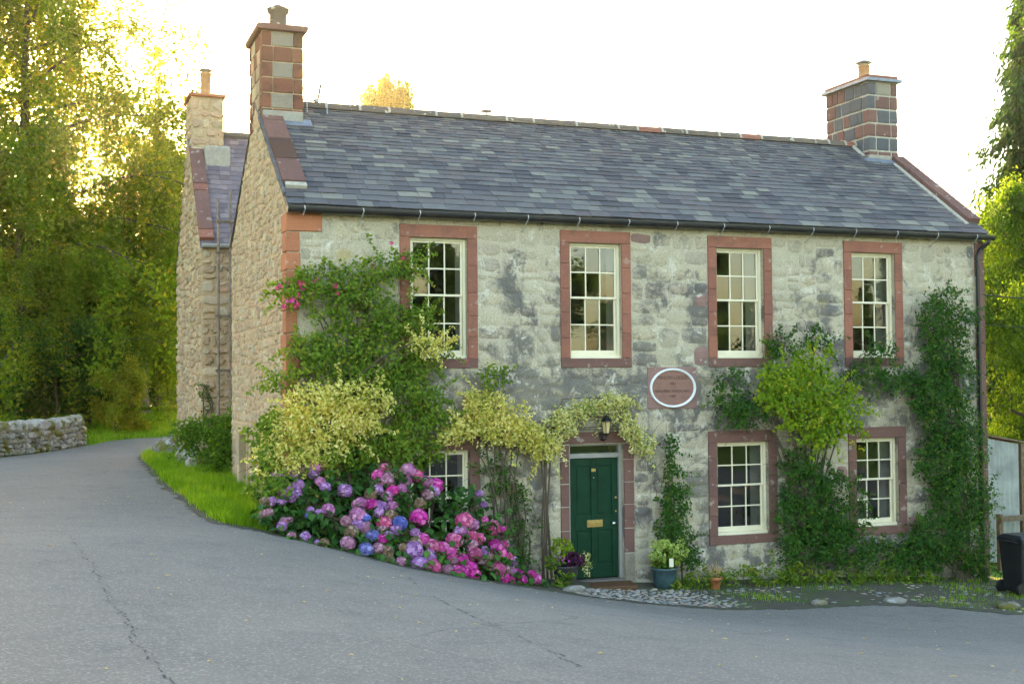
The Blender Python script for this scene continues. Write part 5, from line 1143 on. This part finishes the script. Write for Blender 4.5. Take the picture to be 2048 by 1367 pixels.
for k, (px, d, s, lab) in enumerate([(160, 48, 1.2, 'dark evergreen shrub next to the yellow bush on the lawn'), (70, 45, 1.3, 'dark evergreen shrub below the tallest tree'), (0, 45, 1.3, 'dark evergreen shrub nearest the outer frame edge above the wall'), (120, 54, 1.5, 'tall dark evergreen shrub behind the other lawn shrubs'), (215, 50, 1.2, 'dark evergreen shrub behind the yellow bush'), (25, 39.5, .95, 'dark evergreen shrub just above the outer end of the drystone wall'), (100, 40, .9, 'dark evergreen shrub in deep shade above the middle of the wall'), (168, 41, .85, 'dark evergreen shrub in deep shade past the wall end'), (110, 62, 1.7, 'far dark shrub closing the gap under the trees'), (170, 64, 1.7, 'far dark shrub under the low sun'), (235, 62, 1.6, 'far dark shrub behind the yellow bush and trunk'), (300, 62, 1.5, 'dark evergreen shrub in the gloom beside the pale trunk'), (350, 62, 1.5, 'dark evergreen shrub in the gloom behind the rear house'), (40, 52, 1.6, 'dark evergreen shrub deep behind the tallest trunk')]):
    x, y = at_px(px, d); plant('evergreen_shrub', P_shrub, x, y, k*1.3, s, lab, 'shrub', 'dark shrubs on the lawn')
for (nm, pr, px, d, rot, s, sz, lab) in [
    ('cypress_tree', P_cyp, 2095, 33, .2, .92, 1.05, 'dark drooping cypress rising above the far cottage corner'),
    ('broadleaf_tree', P_green, 2062, 29, 2.2, .46, .70, 'bright green tree behind the shed beyond the downpipe'),
    ('broadleaf_tree', P_green, 2150, 45, 4.2, 1.1, 1.0, 'green tree filling the gap behind the cypress'),
    ('broadleaf_tree', P_broad, 1990, 55, 4.0, .75, .7, 'far yellow-green tree low behind the shed')]:
    x, y = at_px(px, d); plant(nm, pr, x, y, rot, s, lab, 'tree', 'trees beyond the shed', sz)
x, y = at_px(2030, 32); plant('yellow_shrub', P_ybush, x, y, 1.3, 1.1, 'light green bush showing above the corrugated shed', 'shrub')
for k, (x, y, s, lab) in enumerate([(35, 15, 1.15, 'first shade tree added out of view beyond the shed, past the cypress'), (42, 20, 1.2, 'second shade tree added out of view beyond the shed'), (20, 30, .85, 'unseen shade tree added behind the cottage, below the ridge, nearer the tall chimney'), (26, 27, .8, 'unseen shade tree added behind the cottage, below the ridge, nearer the far chimney')]):
    plant('broadleaf_tree', (P_green, P_broad)[k % 2], x, y, k*1.7, s, lab, 'tree', 'trees beyond the shed')  # unseen trees, added to keep sun off the trees across the road
for k, (x, y, s) in enumerate([(13, -34, .95), (19, -38, 1.0), (26, -36, .7), (32, -44, .95), (39, -36, .85), (24, -50, 1.1)]):
    plant('broadleaf_tree', (P_cyp, P_green)[k % 3 == 2], x, y, k*1.1, s, 'tree standing across the road, mirrored in the window panes', 'tree', 'trees across the road', s*(1.0 if k % 3 == 2 else .9))
# ---------------------------------------------------------------- drystone wall
wl = thing('drystone_wall', V3(-3.4, 17), 'low mossy drystone wall curving beside the lane', 'wall')
line = cat([(-9.5, 8.5), (-7.0, 11), (-4.7, 14.2), (-3.5, 16.7), (-2.35, 19.6)], 30); seg = np.linalg.norm(np.diff(line, axis=0), axis=1); cum = np.r_[0, np.cumsum(seg)]; TL = cum[-1]
def wp(s, h, z):
    i = min(max(np.searchsorted(cum, s)-1, 0), len(seg)-1); t_ = (s-cum[i])/seg[i]; p = line[i]*(1-t_)+line[i+1]*t_; d = (line[i+1]-line[i])/seg[i]; n = np.array([d[1], -d[0]])
    return (p[0]+n[0]*h, p[1]+n[1]*h, g1(p[0], p[1])+z)
core = MB(); ss = np.linspace(0, TL, 40)
V = []
for s in ss:
    V += [wp(s, .0, -.1), wp(s, -.06, .56), wp(s, -.36, .56), wp(s, -.42, -.1)]
F = [(i*4+j, i*4+4+j, i*4+5+j, i*4+1+j) for i in range(39) for j in range(3)]+[(0, 1, 2, 3), (159, 158, 157, 156)]
core.add(V, F); core.build('wall_core', M['moss'], wl)
def rock(mb, M4, rg, k=8):
    prof = [(-1, 0), (-.85, .7), (-.3, 1), (.4, .97), (.85, .68), (1, 0)]
    b = len(mb.v); V = []; F = []
    for z, r in prof:
        for q in range(k):
            a = 2*math.pi*q/k; j = 1+rg.uniform(-.18, .18); V.append(M4 @ Vector((r*math.cos(a)*j, r*math.sin(a)*j, z*(1+rg.uniform(-.12, .12)))))
    n = len(prof); F = [(i*k+q, i*k+(q+1) % k, (i+1)*k+(q+1) % k, (i+1)*k+q) for i in range(n-1) for q in range(k)]
    mb.add(V, F)
rg = random.Random(77); zc = .55; wc = []
for u0, u1 in split(TL-8.2, TL, .7, 1.3, rg): guill(u0, u1, -.02, zc, rg, .045, wc, .13, .1, 1.5)
for (s, s1, z0, z1) in wc:
    w, h = s1-s, z1-z0; mb = MB(); mb.rv = rg.random(); p = wp(s+w/2, -.07-.04*z0+rg.uniform(-.03, .03), (z0+z1)/2)
    i = min(max(np.searchsorted(cum, s)-1, 0), len(seg)-1); d = (line[i+1]-line[i]); az = math.atan2(d[1], d[0])
    rock(mb, Matrix.Translation(p) @ Matrix.Rotation(az+rg.uniform(-.2, .2), 4, 'Z') @ Matrix.Rotation(rg.uniform(-.25, .25), 4, 'Y') @ Matrix.Diagonal((w*.55, rg.uniform(.13, .2), h*.58, 1)), rg)
    mb.build('stone', M['moss'], wl, smooth=False)
s = TL-8.2
while s < TL-.08:
    w = rg.uniform(.16, .34); mb = MB(); mb.rv = .4+.6*rg.random(); p = wp(s+w/2, -.2, zc+.13)
    i = min(max(np.searchsorted(cum, s)-1, 0), len(seg)-1); d = (line[i+1]-line[i]); az = math.atan2(d[1], d[0])
    rock(mb, Matrix.Translation(p) @ Matrix.Rotation(az, 4, 'Z') @ Matrix.Rotation(rg.uniform(.1, .5), 4, 'Y') @ Matrix.Diagonal((w*.55, .25, rg.uniform(.15, .21), 1)), rg)
    mb.build('cope_stone', M['moss'], wl, smooth=False); s += w*.93

# ---------------------------------------------------------------- cobbles on the apron
rg = random.Random(55); cob = []
edge = cat([a for a, b in ROADP][13:21], 20)
def edge_y(x): return float(np.interp(x, edge[:, 0], edge[:, 1]))
tries = 0; grid = {}
def free_(x, y, r):
    for i in (-1, 0, 1):
        for j in (-1, 0, 1):
            for (a, b, c) in grid.get((int(x/.2)+i, int(y/.2)+j), ()):
                if (a-x)**2+(b-y)**2 < ((r+c)*.92)**2: return False
    return True
while len(cob) < 760 and tries < 60000:
    tries += 1
    if rg.random() < .5: x = rg.uniform(4.2, 6.9); y = rg.uniform(edge_y(x)+.05, -.62); r = rg.uniform(.028, .06); pr = 1 if x < 6.4 else .8
    else: x = rg.uniform(6.6, 12.8); y = rg.uniform(edge_y(x)+.05, -.7); r = rg.uniform(.022, .06); pr = .5
    if rg.random() > pr or y < edge_y(x)+.04: continue
    if x > 6.8 and math.sin(x*2.3)*math.sin(y*3.1+x)+rg.uniform(-.5, .5) < 0: continue
    if free_(x, y, r): grid.setdefault((int(x/.2), int(y/.2)), []).append((x, y, r)); cob.append((x, y, r))
cob.sort(key=lambda q: -q[2]); rest = MB()
for i, (x, y, r) in enumerate(cob):
    mb = MB() if i < 300 else rest; mb.rv = rg.random(); e = rg.uniform(.6, 1.); k = 8; rot = rg.uniform(-.5, .5); ph = rg.uniform(.6, 1.1)
    z0 = g1(x, y)-(.012 if x < 6.6 else .02); V = []
    for rr2, zz_ in ((1, 0), (.92, .45), (.6, .85)):
        for q in range(k):
            a = 2*math.pi*q/k; u, v = r*1.15*rr2*math.cos(a)*rg.uniform(.9, 1.1), r*e*rr2*math.sin(a)*rg.uniform(.9, 1.1)
            V.append((x+u*math.cos(rot)-v*math.sin(rot), y+u*math.sin(rot)+v*math.cos(rot), z0+zz_*r*.55*ph))
    V.append((x, y, z0+r*.55*ph))
    F = [(i_*k+q, i_*k+(q+1) % k, (i_+1)*k+(q+1) % k, (i_+1)*k+q) for i_ in range(2) for q in range(k)]+[(2*k+q, 2*k+(q+1) % k, 3*k) for q in range(k)]
    mb.add(V, F)
    if i < 300: mb.build('cobble', M['cobble'], apron, smooth=True)
tag(rest.build('small_cobbles', M['cobble'], apron, smooth=True), kind='stuff')
for k, (x, y, r, lab) in enumerate([(4.25, -1.15, .2, 'mossy kerb stone between the hydrangea and the door mat'), (11.45, -2.65, .24, 'flat grey stone at the road edge near the bin'), (9.6, -2.1, .2, 'flat stone at the road edge below the dark climber'), (8.1, -2.15, .16, 'small flat stone at the road edge below the lower window')]):
    mb = MB(); mb.rv = rg.random(); rock(mb, Matrix.Translation((x, y, g1(x, y)+.02)) @ Matrix.Rotation(rg.uniform(-.4, .4), 4, 'Z') @ Matrix.Diagonal((r, r*.6, .07, 1)), rg, 10)
    tag(mb.build('edging_stone', M['moss'], None, smooth=True), lab, 'stone', 'loose edging stones')

# ---------------------------------------------------------------- grass
def blades(name, label, X, Y, h, rg, w=.012, mat='grass'):
    n = len(X); Z = G(X, Y)-.03; H = h*rg.uniform(.45, 1.35, n)*(1+.45*np.sin(X*4.3+1)*np.sin(Y*3.7+X)); az = rg.uniform(0, 2*np.pi, n); lean = rg.uniform(.1, .75, n)*H; ww = w*rg.uniform(.7, 1.3, n)
    dx, dy = np.cos(az), np.sin(az); sx, sy = -dy, dx
    V = np.stack([np.c_[X-sx*ww/2, Y-sy*ww/2, Z], np.c_[X+sx*ww/2, Y+sy*ww/2, Z], np.c_[X+dx*lean*.4+sx*ww*.35, Y+dy*lean*.4+sy*ww*.35, Z+H*.6], np.c_[X+dx*lean*.4-sx*ww*.35, Y+dy*lean*.4-sy*ww*.35, Z+H*.6], np.c_[X+dx*lean, Y+dy*lean, Z+H]], 1).reshape(-1, 3)
    i = np.arange(n)*5
    return tag(put(name, mesh_np(name, V, [np.stack([i, i+1, i+2, i+3], 1), np.stack([i+3, i+2, i+4], 1)], M[mat], np.repeat(np.clip(rg.normal(.45, .18, n)+.28*np.sin(X*3.1+Y*1.7)*np.sin(Y*2.3-X*.9)+.2*np.sin(X*7+Y*5), 0, 1), 5))), label, 'grass', None, 'stuff')
rg = np.random.default_rng(9)
lane = cat([a for a, b in ROADP][2:12], 30)
N = 150000; X = rg.uniform(-1.5, 1.2, N); Y = rg.uniform(-2.0, 17, N)
o_ = np.argsort(lane[:, 1]); ex = np.interp(Y, lane[o_, 1], lane[o_, 0])
hl_ = np.where(Y < -.5, -.5, np.where(Y < 0, -.1, 0)*1.0)+0*Y; hl_ = np.where(Y < 0, hl_, np.where(Y < 8, .0, -.35))
keep = (X > ex+.02+rg.normal(size=N)*.05) & (X < hl_) & (rg.random(N) < np.clip(1.15-(Y+2)/22, .35, 1))
blades('grass', 'bright green grass verge between the lane and the gable', X[keep], Y[keep], .19, rg)
N = 90000; X = rg.uniform(-11, 5, N); Y = rg.uniform(16, 34, N)
lo = cat([b for a, b in ROADP][0:8], 30); o_ = np.argsort(lo[:, 0]); ey = np.interp(X, lo[o_, 0], lo[o_, 1])
keep = (Y > ey+.15) & ~((X < -2.2) & (Y < ey+.75))
blades('grass', 'sunlit green lawn rising beyond the lane', X[keep], Y[keep], .16, rg, .022)
N = 16000; X = rg.uniform(6.2, 15, N); Y = rg.uniform(-3.6, -.1, N); ey = np.interp(X, edge[:, 0], edge[:, 1])
keep = (Y > ey+.03) & ((np.sin(X*1.9)*np.sin(Y*2.7+X*.7)+rg.normal(size=N)*.35+np.where(X > 11, .5, 0)+np.where(Y > -.75, .9, 0)) > .45)
blades('grass', 'tufts of grass and moss between the cobbles', X[keep], Y[keep], .07, rg, .012)

# ---------------------------------------------------------------- pots, mat, lantern
mb = MB(); zt = g1(5.2, -.5)
mb.prism([(4.62, -.56), (5.62, -.66), (5.74, -.14), (4.78, -.05)], 'z', zt-.03, zt+.035); tag(mb.build('door_mat', M['mat'], None, bevel=.008), 'brown coir mat in front of the green door', 'mat')
def pot(name, label, x, y, prof, mat, cat_='pot'):
    z = g1(x, y)-.01; t_ = thing(name, (x, y, z), label, cat_); mb = MB(); mb.lathe(prof, (x, y, z), 28); mb.build('pot', mat, t_, smooth=True)
    top = [p for p in prof if p[0] > .02][-1]; mb = MB(); mb.lathe([(prof[-1][0], prof[-1][1])], (x, y, z), 24) if False else None
    s = MB(); k = 24; rr2 = prof[-2][0]; zz_ = prof[-1][1]; s.add([(x+rr2*math.cos(2*math.pi*q/k), y+rr2*math.sin(2*math.pi*q/k), z+zz_) for q in range(k)], [tuple(range(k))]); s.build('soil', M['soil'], t_)
    return t_, z
tp, z = pot('flower_pot', 'glazed teal pot with lime-white hydrangea just past the green door', 6.23, -.42, [(.15, 0), (.17, .02), (.205, .16), (.215, .30), (.235, .315), (.235, .345), (.21, .345), (.20, .30)], M['glazed'])
rgn = np.random.default_rng(3)
lime_c = [(6.03, -.48, .74), (6.13, -.5, .70), (6.17, -.52, .76), (6.27, -.5, .72), (6.33, -.5, .62), (6.43, -.45, .66), (6.07, -.5, .58), (6.55, -.42, .74), (6.62, -.44, .58), (6.46, -.5, .54), (5.98, -.5, .56), (6.13, -.55, .52)]
for (x, y, zc) in lime_c:
    p, d, tn = clumps((x, y, z+zc), (.07, .06, .085), 120, 4, rgn, .012, .6); put('flower_head', leaf_mesh('flower_head', p, d, .034, M['lime'], rgn, .9, .1, .5), tp)
p, d, tn = clumps((6.27, -.42, z+.5), (.26, .2, .18), 260, 3, rgn, .03, .3); tag(put('foliage', leaf_mesh('foliage', p, d*.5+np.array([0, -.6, .6]), .09, M['lf_rose'], rgn), tp), kind='stuff')
MB().box(6.20, 6.28, -.665, -.66, z+.38, z+.52).build('plant_tag', M['shade'], tp)
mb = MB()
for (x, y, zc) in lime_c: mb.tube([(6.24+.2*(x-6.24), -.42, z+.3), (x, y+.02, z+zc-.04)], [.006, .004], 5, False)
tag(mb.build('stem', M['stem'], tp), kind='stuff')
tp, z = pot('flower_pot', 'small terracotta pot with dry straw grass at the foot of the wall', 7.08, -.62, [(.075, 0), (.08, .01), (.105, .15), (.125, .155), (.125, .20), (.108, .20), (.10, .17)], M['terracotta'])
mb = MB(); rr_ = random.Random(2)
for k in range(60):
    a = rr_.uniform(0, 6.3); l = rr_.uniform(.15, .36); sp2 = rr_.uniform(.1, 1.0); mb.rv = rr_.random()
    p0 = Vector((7.08+.04*math.cos(a), -.62+.04*math.sin(a), z+.17)); mb.tube([p0, p0+Vector((math.cos(a)*l*.3*sp2, math.sin(a)*l*.3*sp2, l*.7)), p0+Vector((math.cos(a)*l*.8*sp2, math.sin(a)*l*.8*sp2, l*(.9-.5*sp2)))], [.004, .003, .0015], 4, False)
tag(mb.build('dry_grass', M['dry'], tp), kind='stuff')
tp, z = pot('flower_pot', 'dark pot with purple heuchera and trailing green beside the hydrangea', 4.40, -.5, [(.14, 0), (.15, .02), (.19, .18), (.205, .3), (.215, .31), (.215, .335), (.19, .335), (.18, .30)], M['darkpot'])
for nm, c, rd, n, sz_, mt in (('purple_leaves', (4.52, -.6, z+.42), (.17, .12, .12), 150, .09, 'heuchera'), ('green_leaves', (4.36, -.45, z+.58), (.2, .14, .2), 420, .065, 'lf_bright'), ('trailing_leaves', (4.70, -.6, z+.36), (.10, .08, .22), 150, .045, 'lf_euo2'), ('fern_leaves', (4.2, -.5, z+.4), (.16, .12, .14), 220, .06, 'lf_rose')):
    p, d, tn = clumps(c, rd, n, 3, rgn, .02, .3); tag(put(nm, leaf_mesh(nm, p, d*.5+np.array([0, -.7, .5]), sz_, M[mt], rgn, .8 if mt == 'heuchera' else .45), tp), kind='stuff')
for k in range(9):
    mt = Matrix.Translation((4.24+rr_.uniform(-.1, .2), -.62+rr_.uniform(-.05, .05), z+.42+rr_.uniform(-.05, .1))) @ Matrix.Rotation(1.2, 4, 'X') @ Matrix.Scale(.02, 4)
    o = bpy.data.objects.new('flower', rose_me); o.color = (.55, .06, .5, 1); link(o, tp, mt)
# lantern
ln = thing('wall_lantern', (5.30, -.02, 2.4), 'black coach lantern with amber glass on the wall above the door', 'lantern')
lx, ly = 5.29, -.21
MB().lathe([(.045, 0), (.045, .02), (0, .02)], (0, 0, 0), 12).build('wall_plate', M['black'], ln, xf=Matrix.Translation((5.28, -.02, 2.40)) @ Matrix.Rotation(math.pi/2, 4, 'X') @ Matrix.Diagonal((1, 1.8, 1, 1)))
MB().tube([(5.28, -.03, 2.36), (5.28, -.12, 2.33), (lx, ly, 2.38), (lx, ly, 2.45)], .012, 7).build('bracket_arm', M['black'], ln)
MB().lathe([(.02, 2.42), (.055, 2.45), (.06, 2.462)], (lx, ly, 0), 6).build('lantern_base', M['black'], ln)
MB().lathe([(.054, 2.463), (.085, 2.652)], (lx, ly, 0), 6).build('lantern_glass', M['lampglass'], ln)
for k in range(6):
    a = k*math.pi/3; MB().tube([(lx+.057*math.cos(a), ly+.057*math.sin(a), 2.46), (lx+.088*math.cos(a), ly+.088*math.sin(a), 2.655)], .006, 5).build('lantern_bar', M['black'], ln)
MB().lathe([(.125, 2.652), (.12, 2.668), (.06, 2.715), (.05, 2.735), (.015, 2.76), (.012, 2.79), (.0, 2.80)], (lx, ly, 0), 6).build('lantern_roof', M['black'], ln)
# table lamps indoors
for (x, y, z0, lab) in ((7.62, .95, 1.12, 'pleated table lamp half hidden behind the window nearest the door'), (11.2, .9, .95, 'pleated table lamp standing in the lower window by the corner climber')):
    t_ = thing('table_lamp', (x, y, z0-.5), lab, 'lamp'); MB().lathe([(.16, z0), (.09, z0+.22)], (x, y, 0), 20).build('lamp_shade', M['shade'], t_, smooth=True)
    MB().lathe([(.08, z0-.45), (.08, z0-.43), (.02, z0-.40), (.035, z0-.25), (.015, z0-.05), (.012, z0+.1)], (x, y, 0), 14).build('lamp_stand', M['wood'], t_, smooth=True)
    tag(boxo('side_table', M['wood'], None, x-.35, x+.3, y-.2, y+.3, -.05, z0-.45, .01), 'wooden table behind the glass carrying the '+('lamp near the door' if x < 9 else 'lamp near the corner climber'), 'table')
# ---------------------------------------------------------------- wheelie bin, shed, fence, wires
bx, by = 12.86, -1.5; bz = g1(bx, by)
bn = thing('wheelie_bin', (bx, by, bz), 'black plastic wheelie bin at the far end of the cottage front', 'bin')
def frus(mb, x, y, a0, b0, a1, b1, z0, z1):
    V = [(x-a0, y-b0, z0), (x+a0, y-b0, z0), (x+a0, y+b0, z0), (x-a0, y+b0, z0), (x-a1, y-b1, z1), (x+a1, y-b1, z1), (x+a1, y+b1, z1), (x-a1, y+b1, z1)]
    mb.add(V, [(0,3,2,1),(4,5,6,7),(0,1,5,4),(1,2,6,5),(2,3,7,6),(3,0,4,7)])
mb = MB(); frus(mb, bx, by, .24, .22, .29, .29, bz+.05, bz+.95); mb.build('bin_body', M['binblack'], bn, bevel=.02)
mb = MB(); frus(mb, bx, by, .305, .31, .305, .31, bz+.93, bz+.985); mb.build('rim', M['binblack'], bn, bevel=.012)
mb = MB(); frus(mb, bx, by, .31, .315, .25, .22, bz+.99, bz+1.06); mb.build('lid', M['binblack'], bn, bevel=.015)
MB().tube([(bx-.29, by-.2, bz+.93), (bx-.36, by-.2, bz+.95), (bx-.36, by+.2, bz+.95), (bx-.29, by+.2, bz+.93)], .016, 7).build('handle', M['binblack'], bn)
for s in (-1, 1): MB().lathe([(.03, -.03), (.11, -.03), (.12, 0), (.11, .03), (.03, .03)], (0, 0, 0), 18).build('wheel', M['black'], bn, xf=Matrix.Translation((bx-.26, by+s*.25, bz+.12)) @ Matrix.Rotation(math.pi/2, 4, 'X'))
sh = thing('corrugated_shed', (15.5, 1.5, -.6), 'pale corrugated metal shed beyond the cottage corner', 'shed')
mb = MB(); n = 70
xsn = np.linspace(13.9, 15.62, n); V = []
for i, x in enumerate(xsn):
    y = 1.5+.022*math.sin(x*2*math.pi/.125); zt_ = 2.06-.17*(x-14.85); V += [(x, y, -.5), (x, y, zt_)]
mb.add(V, [(2*i, 2*i+2, 2*i+3, 2*i+1) for i in range(n-1)]); mb.build('corrugated_sheet', M['galv'], sh, smooth=True)
mb = MB(); mb.add([(13.88, 1.44, 2.27), (15.9, 1.44, 1.92), (15.9, 4, 1.98), (13.88, 4, 2.33), (13.88, 1.44, 2.31), (15.9, 1.44, 1.96), (15.9, 4, 2.02), (13.88, 4, 2.37)], [(0,3,2,1),(4,5,6,7),(0,1,5,4),(1,2,6,5),(2,3,7,6),(3,0,4,7)]); mb.build('shed_roof', M['wood'], sh)
boxo('corner_post', M['wood'], sh, 15.66, 15.74, 1.46, 1.54, -.6, 1.93); boxo('side_wall', M['wood'], sh, 15.76, 15.8, 1.7, 4, -.6, 1.9); boxo('back_wall', M['wood'], sh, 13.9, 15.75, 3.9, 3.95, -.6, 2.0)
fn = thing('rail_fence', (15, .9, -.6), 'weathered wooden rail fence in front of the shed', 'fence')
MB().box(14.55, 17.5, .86, .92, .42, .53).build('rail', M['wood'], fn, bevel=.008)
for xx in (14.62, 15.55, 16.6): MB().box(xx-.05, xx+.05, .93, 1.03, -.7, .56).build('post', M['wood'], fn, bevel=.01)
for k, (z0, z1, lab) in enumerate(((4.92, 5.1, 'thick black overhead wire leaving the cottage corner'), (4.35, 4.5, 'thin lower wire leaving the cottage corner'))):
    pts = [(13.45+t_*9, .02+t_*1.5, z0+(z1-z0)*t_-.5*t_*(1-t_)) for t_ in np.linspace(0, 1, 12)]
    tag(MB().tube(pts, .012-.006*k, 5).build('overhead_wire', M['wire'], None), lab, 'wire')
# fallen leaves on the tarmac
rr_ = random.Random(12); mb = MB()
for k in range(260):
    x, y = rr_.uniform(-6, 9), rr_.uniform(-14, 3)
    if not (y < np.interp(x, inner[50:, 0], inner[50:, 1])-.05 if x > -1.2 else True): continue
    z = g1(x, y)+.008; s = rr_.uniform(.012, .035); a = rr_.uniform(0, 6.3); mb.rv = rr_.random()
    mb.add([(x+s*math.cos(a), y+s*math.sin(a), z), (x-s*.4*math.sin(a), y+s*.4*math.cos(a), z+.008), (x-s*math.cos(a), y-s*math.sin(a), z), (x+s*.4*math.sin(a), y-s*.4*math.cos(a), z+.006)], [(0, 1, 2, 3)])
tag(mb.build('leaf_litter', M['dry'], None), 'scattered dry leaf litter on the tarmac', 'leaf litter', None, 'stuff')
# ---------------------------------------------------------------- thin evening haze
hz = NT('haze'); hz.t.nodes.remove(hz.b)
pv = hz.n('VolumePrincipled', {'Color': (1, .88, .66, 1), 'Density': HAZE, 'Anisotropy': .93}); hz.t.links.new(pv.outputs[0], hz.out.inputs['Volume'])
tag(boxo('haze', hz.m, None, -120, 120, -90, 150, -8, 26), 'thin warm evening haze in the air', 'haze', None, 'stuff')
